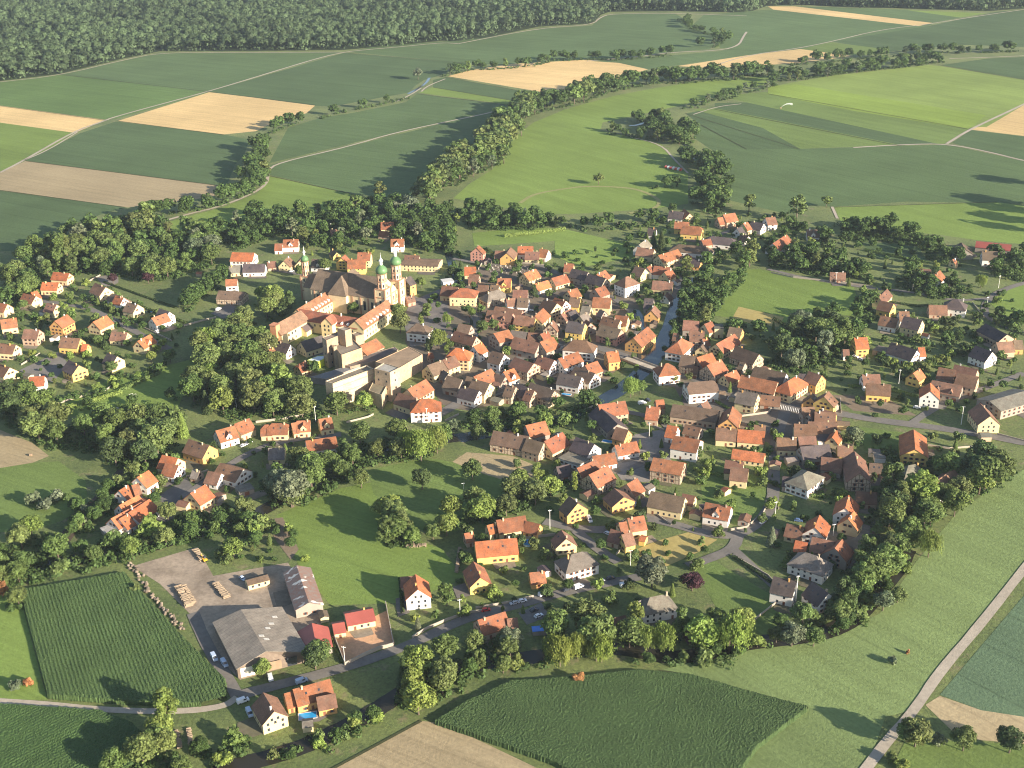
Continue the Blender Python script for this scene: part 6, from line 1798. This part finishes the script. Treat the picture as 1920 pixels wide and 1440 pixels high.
SINGLES = """
121,507 poplar 33 n|in the poplar group by the white mast
112,509 poplar 30 n|in the poplar group by the white mast
131,505 poplar 31 o|in the poplar group by the white mast
106,505 poplar 27 n|in the poplar group by the white mast
784,150 round 17 s|standing alone at the creek corner in the far fields
1122,347 round 12 o|standing alone on the ring track
1549,388 round 11 n|standing alone at the corner of the upper right fields
1493,415 tall 24 n|beside the upper right hamlet
1404,398 tall 19 o|behind the hamlet with the orange roofs
1405,500 tall 24 o|below the hamlet at the bend of the wall
1395,510 tall 18 n|below the hamlet at the bend of the wall
768,400 round 17 s|above the white rear street house
745,405 round 14 s|above the white rear street house
668,398 tall 18 n|at the edge of the rear meadow
688,452 round 13 s|left of the red-roofed house in the orchards
513,578 round 19 l|standing tall left of the abbey
492,566 round 13 l|standing tall left of the abbey
498,572 round 9 p|under the big trees left of the abbey
279,532 round 11 p|on the lawn above the left estate
213,532 round 9 p|right of the poplar group
235,503 round 9 y|on the lawn above the left estate
268,510 round 6 s|on the lawn above the left estate
745,600 round 13 n|in the abbey courtyard
664,590 round 10 n|in the abbey courtyard
751,625 round 16 o|right of the monastery
802,597 tall 12 n|on the abbey square
790,540 round 9 n|on the abbey square
838,610 willow 9 l|by the abbey square
823,655 willow 15 l|right of the abbey square villa
885,596 willow 8 l|on the bank by the abbey square
610,510 round 12 o|behind the church choir
563,520 round 11 o|behind the church choir
445,652 willow 12 l|in the park below the abbey lawns
400,660 willow 13 l|in the park below the abbey lawns
372,742 round 13 y|in the park below the abbey lawns
388,775 conifer 16 d|right of the left meadow
337,812 conifer 19 n|right of the left meadow
344,820 conifer 17 l|right of the left meadow
550,950 round 21 s|at the corner of the central meadow
525,935 round 18 s|at the corner of the central meadow
790,865 willow 20 l|left of the sand paddock
820,850 willow 17 l|left of the sand paddock
765,850 willow 15 l|left of the sand paddock
792,918 round 13 d|in the orchard meadow below the sand paddock
886,900 round 13 n|at the lower edge of the sand paddock
735,975 round 15 l|in the hedge of the central meadow
740,1015 round 15 n|in the hedge of the central meadow
678,915 round 12 o|in the hedge of the central meadow
775,1020 round 10 n|in the hedge of the central meadow
812,1012 round 10 n|in the hedge of the central meadow
838,1005 round 13 l|in the hedge of the central meadow
1222,1102 round 18 s|above the lower road
1298,1108 round 10 p|beside the lower right meadow
1446,1022 conifer 11 s|at the street end
1347,1005 bush 6 n|clipped round beside the street
838,1135 tall 12 n|right of the white house by the lower road
779,1165 bush 4 y|in the front garden of the white house
817,1158 bush 4 n|in the front garden of the white house
784,1180 conifer 7 s|in the front garden of the white house
592,1255 round 13 d|at the right corner of the huge grey shed
598,1245 round 12 n|at the right corner of the huge grey shed
494,1270 round 9 l|in front of the huge grey shed
576,1120 bush 4 n|between the barns
572,1052 bush 4 y|at the end of the vegetable rows
315,1350 tall 15 l|beside the track at the lower left
305,1385 round 13 l|beside the track at the lower left
310,1412 round 11 o|beside the track at the lower left
785,1340 round 15 y|at the tip of the bottom corn field
830,1300 round 14 o|at the tip of the bottom corn field
758,1285 conifer 13 d|below the lower road bend
785,1275 round 11 n|below the lower road bend
1050,1250 willow 15 y|on the stream bank
1037,1240 willow 13 y|on the stream bank
1082,1235 willow 13 y|on the stream bank
1128,1242 willow 14 y|on the stream bank
1118,1240 willow 12 y|on the stream bank
1212,1220 willow 13 l|in the grove behind the bank
1245,1222 willow 14 l|in the grove behind the bank
1312,1218 willow 13 l|in the grove behind the bank
1300,1215 round 10 p|in the grove behind the bank
1373,1222 willow 18 l|at the right end of the grove
1484,1212 round 12 s|at the stream mouth right of the grove
1525,1212 round 10 n|at the stream mouth right of the grove
1455,1205 round 8 o|at the stream mouth right of the grove
1655,1145 round 10 s|on the outer stream bank
1682,1130 round 8 o|on the outer stream bank
1590,1155 tall 15 n|left of the stream lower right
1572,1165 round 11 n|left of the stream lower right
1740,1045 willow 15 l|at the stream bend below the grove
960,1220 round 12 s|left of the blue roofed hut
948,1215 round 10 n|left of the blue roofed hut
1085,1278 bush 5 b|at the edge of the bottom corn field
1674,1244 bush 4.5 s|in the lower right meadow
1702,1225 bush 2 b|in the lower right meadow
1715,1400 round 13 o|at the bottom right corner
1700,1392 round 10 n|at the bottom right corner
1805,1408 round 11 o|at the bottom right corner
1760,1395 bush 6 s|at the bottom right corner
1892,1412 round 12 d|at the bottom right corner
1672,1428 bush 5 o|at the bottom right corner
1690,1440 bush 5 l|at the bottom right corner
1078,920 poplar 12 y|above the orange gabled house
1215,560 round 8 n|in the old village
1182,745 willow 14 l|on the river bank above the farm roofs
1200,738 round 10 n|on the river bank above the farm roofs
1262,718 round 8 y|beside the white villa at the bridge
1485,690 round 14 s|at the front of the wood right of the dry meadow
1838,540 willow 11 y|below the grey farm at the right edge
1600,835 round 12 s|beside the main road
1690,960 tall 17 o|among the right hand houses
1642,990 bush 5 s|behind the twin orange-roofed houses
1745,825 poplar 5 d|beside the main road
1310,860 tall 8 n|right of the farm yard
1320,900 tall 12 l|right of the farm yard
1335,870 conifer 6 l|right of the farm yard
1985,352 round 27 n|beyond the right edge of the crop field
1972,392 round 30 n|beyond the right edge of the crop field
1990,405 round 26 d|beyond the right edge of the crop field
2000,425 round 28 n|beyond the right edge of the crop field
1975,440 round 24 n|beyond the right edge of the crop field
1000,560 tall 11 d|between the old village roofs
1030,560 round 8 n|between the old village roofs
905,625 round 10 n|below the old village houses
925,620 round 9 n|below the old village houses
850,815 tall 10 s|by the street below the old village
895,825 round 10 n|by the street below the old village
5,1120 tall 9 b|at the left edge above the corn field
30,1290 bush 5 s|on the strip left of the corn field
55,1285 bush 4 b|on the strip left of the corn field
985,425 conifer 18 s|above the cemetery meadow
1000,428 conifer 15 d|above the cemetery meadow
970,425 conifer 14 d|above the cemetery meadow
1042,425 conifer 11 d|above the cemetery meadow
1240,470 conifer 18 d|left of the hamlet
1226,465 conifer 15 d|left of the hamlet
540,585 round 12 d|in the shade below the church choir
530,600 round 11 d|in the shade below the church choir
210,700 round 9 n|in the gardens of the left estate
285,680 round 9 l|in the gardens of the left estate
320,680 round 10 n|in the gardens of the left estate
185,645 round 7 n|in the gardens of the left estate
120,605 conifer 13 d|in the gardens of the left estate
110,590 round 8 n|in the gardens of the left estate
45,580 round 8 n|in the gardens of the left estate
30,560 round 14 n|in the gardens of the left estate
60,550 round 14 n|in the gardens of the left estate
70,610 bush 4 l|in the gardens of the left estate
150,640 conifer 8 d|in the gardens of the left estate
100,740 bush 5 n|in the gardens of the left estate
""".strip().splitlines()
for ln in SINGLES:
    a, plc = ln.split('|'); xy, k, hh, tn = a.split(); p = G(*map(float, xy.split(',')))
    tree(p, k, float(hh), tn, plc, 'x')
# gardens of the village
nb0 = len(TREES)
for poly, plc, sp in (('0,560 150,520 340,610 330,680 220,720 90,760 0,760', 'in the gardens of the left estate', 13), ('560,400 860,400 860,480 770,480 560,480', 'in the gardens behind the abbey', 15),
   ('860,480 1200,470 1200,700 1100,740 860,760 780,620', 'in the yards of the old village', 14), ('1160,420 1480,400 1520,480 1340,500 1200,560', 'in the upper right hamlet', 12),
   ('1250,600 1480,620 1500,740 1260,760', 'in the gardens beyond the bridge', 14), ('1500,680 1900,560 1920,760 1640,790', 'in the gardens at the right edge', 12),
   ('960,780 1480,800 1440,1000 1100,1000 960,940', 'around the farm yards', 14), ('1440,820 1800,820 1780,920 1640,1100 1460,1100', 'in the gardens lower right', 12),
   ('860,1000 1340,1020 1290,1120 860,1180', 'in the gardens along the lower road', 12), ('1440,420 1600,420 1760,500 1900,560 1640,560 1450,480', 'in the gardens upper right', 13),
   ('280,860 620,790 620,880 480,940 240,1000', 'in the gardens of the riverside close', 13), ('380,980 560,980 540,1060 420,1060', 'in the kitchen gardens by the yard', 9)):
    scatter(poly, sp*.74, 2.2, 7.5, ['bush','bush','bush','bush','bush','bush','round','round','tall','conifer'], 'nnolld', plc)
# hedge shrubs filling the river banks
for ln in ("1290,560 1278,600 1262,640 1245,665", "1240,560 1225,600", "870,560 850,500", "830,430 845,480"):
    row(ln, 7, 4, 9, ['bush','round'], 'nd', 'on the river bank beside the old village', 1.5, True)
kc = {}
for t_ in TREES: kc[t_['kind']] = kc.get(t_['kind'], 0)+1
print('TREES', len(TREES), kc)
# too many broadleaves: those that show smallest go into the undergrowth
ROAD_PX = []
for t_ in TREES:
    t_['x'], t_['y'] = px_of((*t_['p'], t_['h']*.5)); t_['show'] = t_['h']*(t_['y']+340)
drop = []
for kd in ('round', 'bush', 'tall', 'conifer'):
    rl = sorted([t_ for t_ in TREES if t_['kind'] == kd and not t_['group']], key=lambda t_: -t_['show'])
    drop += rl[299-sum(1 for t_ in TREES if t_['kind'] == kd and t_['group']):]
dropset = set(id(t_) for t_ in drop)
for t_ in TREES:
    hh = t_['h']; kind = t_['kind']; far = t_['y'] < 440
    if id(t_) in dropset: continue
    sc_ = hh
    wx = {'round': 1.22, 'tall': 1.2, 'poplar': 1.15, 'bush': 1.0, 'willow': .86, 'conifer': 1.0}[kind]*random.uniform(.9, 1.15)
    if kind == 'round' and hh < 10: wx *= 1.05
    j = random.uniform(.82, 1.2); col = tuple(c*j*random.uniform(.94, 1.06) for c in TONE[t_['tone']])
    nm = KINDS[kind][0]; z = (t_['p'][0], t_['p'][1], -.05)
    if far or (kind == 'bush' and hh < 5):
        o = inst(nm, random.choice(PROTO_FAR[kind]), None, z, random.uniform(0, 6.28), (sc_*wx, sc_*wx, sc_), col)
    else:
        o = empty(nm, z, random.uniform(0, 6.28)); o.scale = (sc_*wx, sc_*wx, sc_)
        inst('crown', random.choice(PROTO[kind]), o, col=col); inst('trunk', TRUNK[kind], o)
    sz = 'small ' if hh < 6 else ('' if hh < 10 else ('tall ' if hh < 16 else 'very tall '))
    if kind == 'bush': sz = 'small ' if hh < 4 else 'big '
    if kind in ('poplar', 'tall', 'willow', 'conifer') and hh > 10: sz = 'big '
    t_['desc'] = f"{sz}{TW[t_['tone']]} {KW[kind]}"; t_['o'] = o
    t_['cat'] = 'bush' if kind == 'bush' else 'tree'
    UNDER.append(t_)
from collections import defaultdict
gg = defaultdict(list)
for t_ in UNDER: gg[(t_['desc'], t_['place'])].append(t_)
for (dsc, plc), ts in gg.items():
    ts.sort(key=lambda t_: t_['x']); n = len(ts)
    for i, t_ in enumerate(ts):
        lab = ((ordinal(i, n)+' ') if 1 < n <= 24 else '')+dsc+' '+plc
        tag(t_['o'], lab, t_['cat'], ('trees and bushes ' if n <= 24 else dsc+' ')+plc)
HEDGES = '''
190,545 262,575 350,607 1.6 1.6 n|long trimmed hedge between the left estate houses and the lawn
195,530 330,578 1.2 1.4 d|second hedge behind the left estate houses
105,772 160,758 228,738 2.4 2.5 l|loose hedge along the upper side of the left meadow
225,735 300,700 2.2 2.4 n|hedge closing the right end of the left estate gardens
1375,1045 1420,1075 1470,1112 1.4 1.4 d|hedge beside the lane to the lower right
1650,565 1720,575 1800,568 1.2 1.3 d|thin hedge below the right edge lane
1700,680 1760,690 1830,712 1.8 2 n|garden hedge among the right edge houses
945,445 1000,440 1060,432 3 2.5 l|reedy hedge along the rear meadow
1310,735 1370,770 1380,790 1.5 1.5 l|terrace hedge by the street junction
620,1198 645,1245 1.2 1.2 n|hedge left of the orange paved court
890,1105 940,1135 1.2 1.2 n|hedge beside the yellow chalet lawn
1040,1030 1042,1060 1.2 1.2 d|dark hedge right of the round pool
1300,880 1380,900 1.6 1.6 l|loose hedge in the garden right of the farm yard
1440,905 1500,930 1560,935 1.8 1.8 n|hedge below the hipped grey house
1610,870 1700,880 1.6 1.6 d|hedge right of the tall timbered house
1590,725 1660,730 1720,745 1.6 1.8 l|garden hedge above the main road
1830,900 1850,870 1.8 2 d|hedge in front of the right edge grove
750,1085 755,1150 1.2 1.2 d|hedge left of the white house by the lower road
1620,470 1740,495 2 2 n|hedge under the small dark plot
1450,600 1520,640 2.2 2.2 d|scrubby hedge below the walled meadow
'''.strip().splitlines()
for ln in HEDGES:
    a, lab = ln.split('|'); ps = a.split(); tn = ps.pop(); wd = float(ps.pop()); hg = float(ps.pop())
    P = [G(*map(float, p.split(',')))[:2] for p in ps]; c0 = P[0]; hv, ht = [], []
    for a, b in zip(P[:-1], P[1:]):
        L = float(np.hypot(*(b-a))); n = int(L*26); tt_ = RNG.random(n); d = (b-a)/L; nn = np.array([-d[1], d[0]])
        off = RNG.uniform(-1, 1, n); z = RNG.uniform(0, 1, n)**.5*hg; off = np.where(z > hg*.8, off, np.sign(off))*wd/2
        p = np.stack([a[0]-c0[0]+d[0]*L*tt_+nn[0]*off, a[1]-c0[1]+d[1]*L*tt_+nn[1]*off, z], 1)+RNG.normal(0, .1, (n, 3))
        nr = np.stack([nn[0]*np.sign(off), nn[1]*np.sign(off), np.full(n, .6)], 1)+RNG.normal(0, .4, (n, 3)); nr /= np.linalg.norm(nr, axis=1, keepdims=True)
        hv.append(quads(p, nr, .32)); ht.append(np.clip(RNG.normal(.5, .2, n), 0, 1))
    me = tint_mesh('hedge', np.concatenate(hv), np.concatenate(ht)); o = bpy.data.objects.new('hedge', me); C.objects.link(o); o.location = (*c0, 0); o.color = (*TONE[tn], 1)
    tag(o, lab, 'hedge')
# undergrowth and the trees nobody could count between the others: one mass
uv, ut = [], []
def clump(x, y, rad, hh, nq, size):
    u = rand_unit(nq); u[:, 2] = np.abs(u[:, 2])
    p = np.stack([x+u[:,0]*rad, y+u[:,1]*rad, np.maximum(.1, u[:,2]*hh)], 1)*1.0
    nr = u+RNG.normal(0, .4, (nq, 3)); nr /= np.linalg.norm(nr, axis=1, keepdims=True)
    uv.append(quads(p, nr, size)); ut.append(np.clip(RNG.normal(RNG.uniform(.3, .7), .15, nq), 0, 1))
def mass(name, col, lab=None):
    global uv, ut
    V = np.concatenate(uv); me = tint_mesh(name, V, np.concatenate(ut)); o = bpy.data.objects.new(name, me); C.objects.link(o); o.color = (*col, 1)
    tag(o, lab, kind='stuff'); uv, ut = [], []; return o
for t_ in drop:
    me = random.choice(PROTO_FAR[t_['kind']]) if t_['y'] < 900 else random.choice(PROTO[t_['kind']]); nv = sum(1 for p in me.polygons if p.loop_total == 4)
    co = np.empty(len(me.vertices)*3, np.float32); me.vertices.foreach_get('co', co); co = co.reshape(-1, 3)
    key = me.name; nq_ = NQ[key]; co = co[:4*nq_]; tt = np.empty(len(me.polygons), np.float32); me.attributes['tint'].data.foreach_get('value', tt); tt = tt[:nq_]
    a = random.uniform(0, 6.28); ca, sa = math.cos(a), math.sin(a); h_ = t_['h']; wx = 1.22*h_*random.uniform(.9, 1.15)
    uv.append(np.stack([(co[:,0]*ca-co[:,1]*sa)*wx+t_['p'][0], (co[:,0]*sa+co[:,1]*ca)*wx+t_['p'][1], co[:,2]*h_], 1)); ut.append(np.clip(tt+random.uniform(-.3, .25), 0, 1))
if uv: mass('woodland', (.062,.105,.028))
for r_ in ROWS:
    P = [G(*map(float, p.split(',')))[:2] for p in r_[0].split()]
    for a, b in zip(P[:-1], P[1:]):
        L = float(np.hypot(*(b-a)))
        for k in range(int(L/3.2)):
            q = a+(b-a)*random.random()+RNG.normal(0, 2.2, 2); far = a[1] > 1000
            clump(q[0], q[1], random.uniform(1.2, 2.6), random.uniform(1, 3.5), 16 if far else 40, .75 if far else .42)
for pl_ in POLYS:
    P = np.array([G(*map(float, p.split(',')))[:2] for p in pl_[0].split()]); lo, hi = P.min(0), P.max(0)
    for _ in range(int((hi-lo).prod()/9)):
        q = lo+(hi-lo)*RNG.random(2); ins = False; j = len(P)-1
        for i in range(len(P)):
            if (P[i][1] > q[1]) != (P[j][1] > q[1]) and q[0] < (P[j][0]-P[i][0])*(q[1]-P[i][1])/(P[j][1]-P[i][1]+1e-12)+P[i][0]: ins = not ins
            j = i
        if ins and not near_house(q, 1.5): clump(q[0], q[1], random.uniform(1.2, 2.6), random.uniform(.8, 3.4), 26, .5)
mass('undergrowth', (.06,.10,.028))

# ---------------------------------------------------------------- far forest, one mass
edge = "-90,180 0,152 110,139 230,110 300,96 430,96 640,94 750,85 830,76 870,79 1010,50 1110,44 1126,28 1143,22 1270,21 1400,24 1438,11 1500,9 1600,14 1700,16 1850,21 1920,16 2010,12 2010,-55 -90,-55"
P = np.array([G(*map(float, p.split(',')))[:2] for p in edge.split()])
lo, hi = P.min(0), P.max(0); sp = 12.6
gx, gy = np.meshgrid(np.arange(lo[0], hi[0], sp), np.arange(lo[1], hi[1], sp)); gx = gx.ravel()+RNG.uniform(-3.6, 3.6, gx.size); gy = gy.ravel()+RNG.uniform(-3.6, 3.6, gy.size)
ins = np.zeros(gx.size, bool); j = len(P)-1
for i in range(len(P)):
    c_ = ((P[i,1] > gy) != (P[j,1] > gy)) & (gx < (P[j,0]-P[i,0])*(gy-P[i,1])/(P[j,1]-P[i,1]+1e-12)+P[i,0]); ins ^= c_; j = i
gx, gy = gx[ins], gy[ins]-3; kp = RNG.random(gx.size) > .07; gx, gy = gx[kp], gy[kp]; n = len(gx); print('FOREST', n)
nq = 110
hh = (RNG.normal(20, 4.6, n)+3.5*np.sin(gx*.021)*np.sin(gy*.017)).clip(8, 32); rr = RNG.uniform(4.6, 9.6, n)
u = rand_unit(n*nq).reshape(n, nq, 3); u[:, :, 2] = np.where(u[:, :, 2] < -.25, -u[:, :, 2], u[:, :, 2])
cen = np.stack([gx[:,None]+u[:,:,0]*rr[:,None]*RNG.uniform(.7,1.1,(n,nq)), gy[:,None]+u[:,:,1]*rr[:,None]*RNG.uniform(.7,1.1,(n,nq)), hh[:,None]*.62+np.where(u[:,:,2] > 0, u[:,:,2]*.38, u[:,:,2]*2.2)*hh[:,None]], -1).reshape(-1, 3)
nr = u.reshape(-1, 3)+RNG.normal(0, .3, (n*nq, 3)); nr /= np.linalg.norm(nr, axis=1, keepdims=True)
V = quads(cen, nr, 1.25); T = np.clip(np.repeat((RNG.beta(1.1, 1.3, n)*.8+.2*np.sin(gx*.013+1)*np.sin(gy*.011)+.1).clip(0, 1), nq)+RNG.normal(0, .06, n*nq), 0, 1)
me = tint_mesh('forest', V, T); o = bpy.data.objects.new('forest', me); C.objects.link(o); o.color = (.068,.104,.046, 1)
tag(o, 'dense mixed forest beyond the farthest fields', kind='stuff')
fl = sheet('ground', [tuple(map(float, p.split(','))) for p in edge.split()], M['crop'], (.03,.045,.02))

# ---------------------------------------------------------------- haze: one box of air round everything
HZ = 0.35e-4
m = bpy.data.materials.new('haze_air'); m.use_nodes = True; t = m.node_tree; t.nodes.clear()
out = N(t, 'ShaderNodeOutputMaterial'); pv = N(t, 'ShaderNodeVolumePrincipled'); t.links.new(pv.outputs[0], out.inputs['Volume'])
pv.inputs['Color'].default_value = (.72,.85,1.0,1); pv.inputs['Density'].default_value = HZ; pv.inputs['Anisotropy'].default_value = .1
V, F = [], []; box(-9500,-2000,-1,9500,14500,345,V,F)
hz = mesh_obj('haze', V, F, m); tag(hz, kind='stuff')
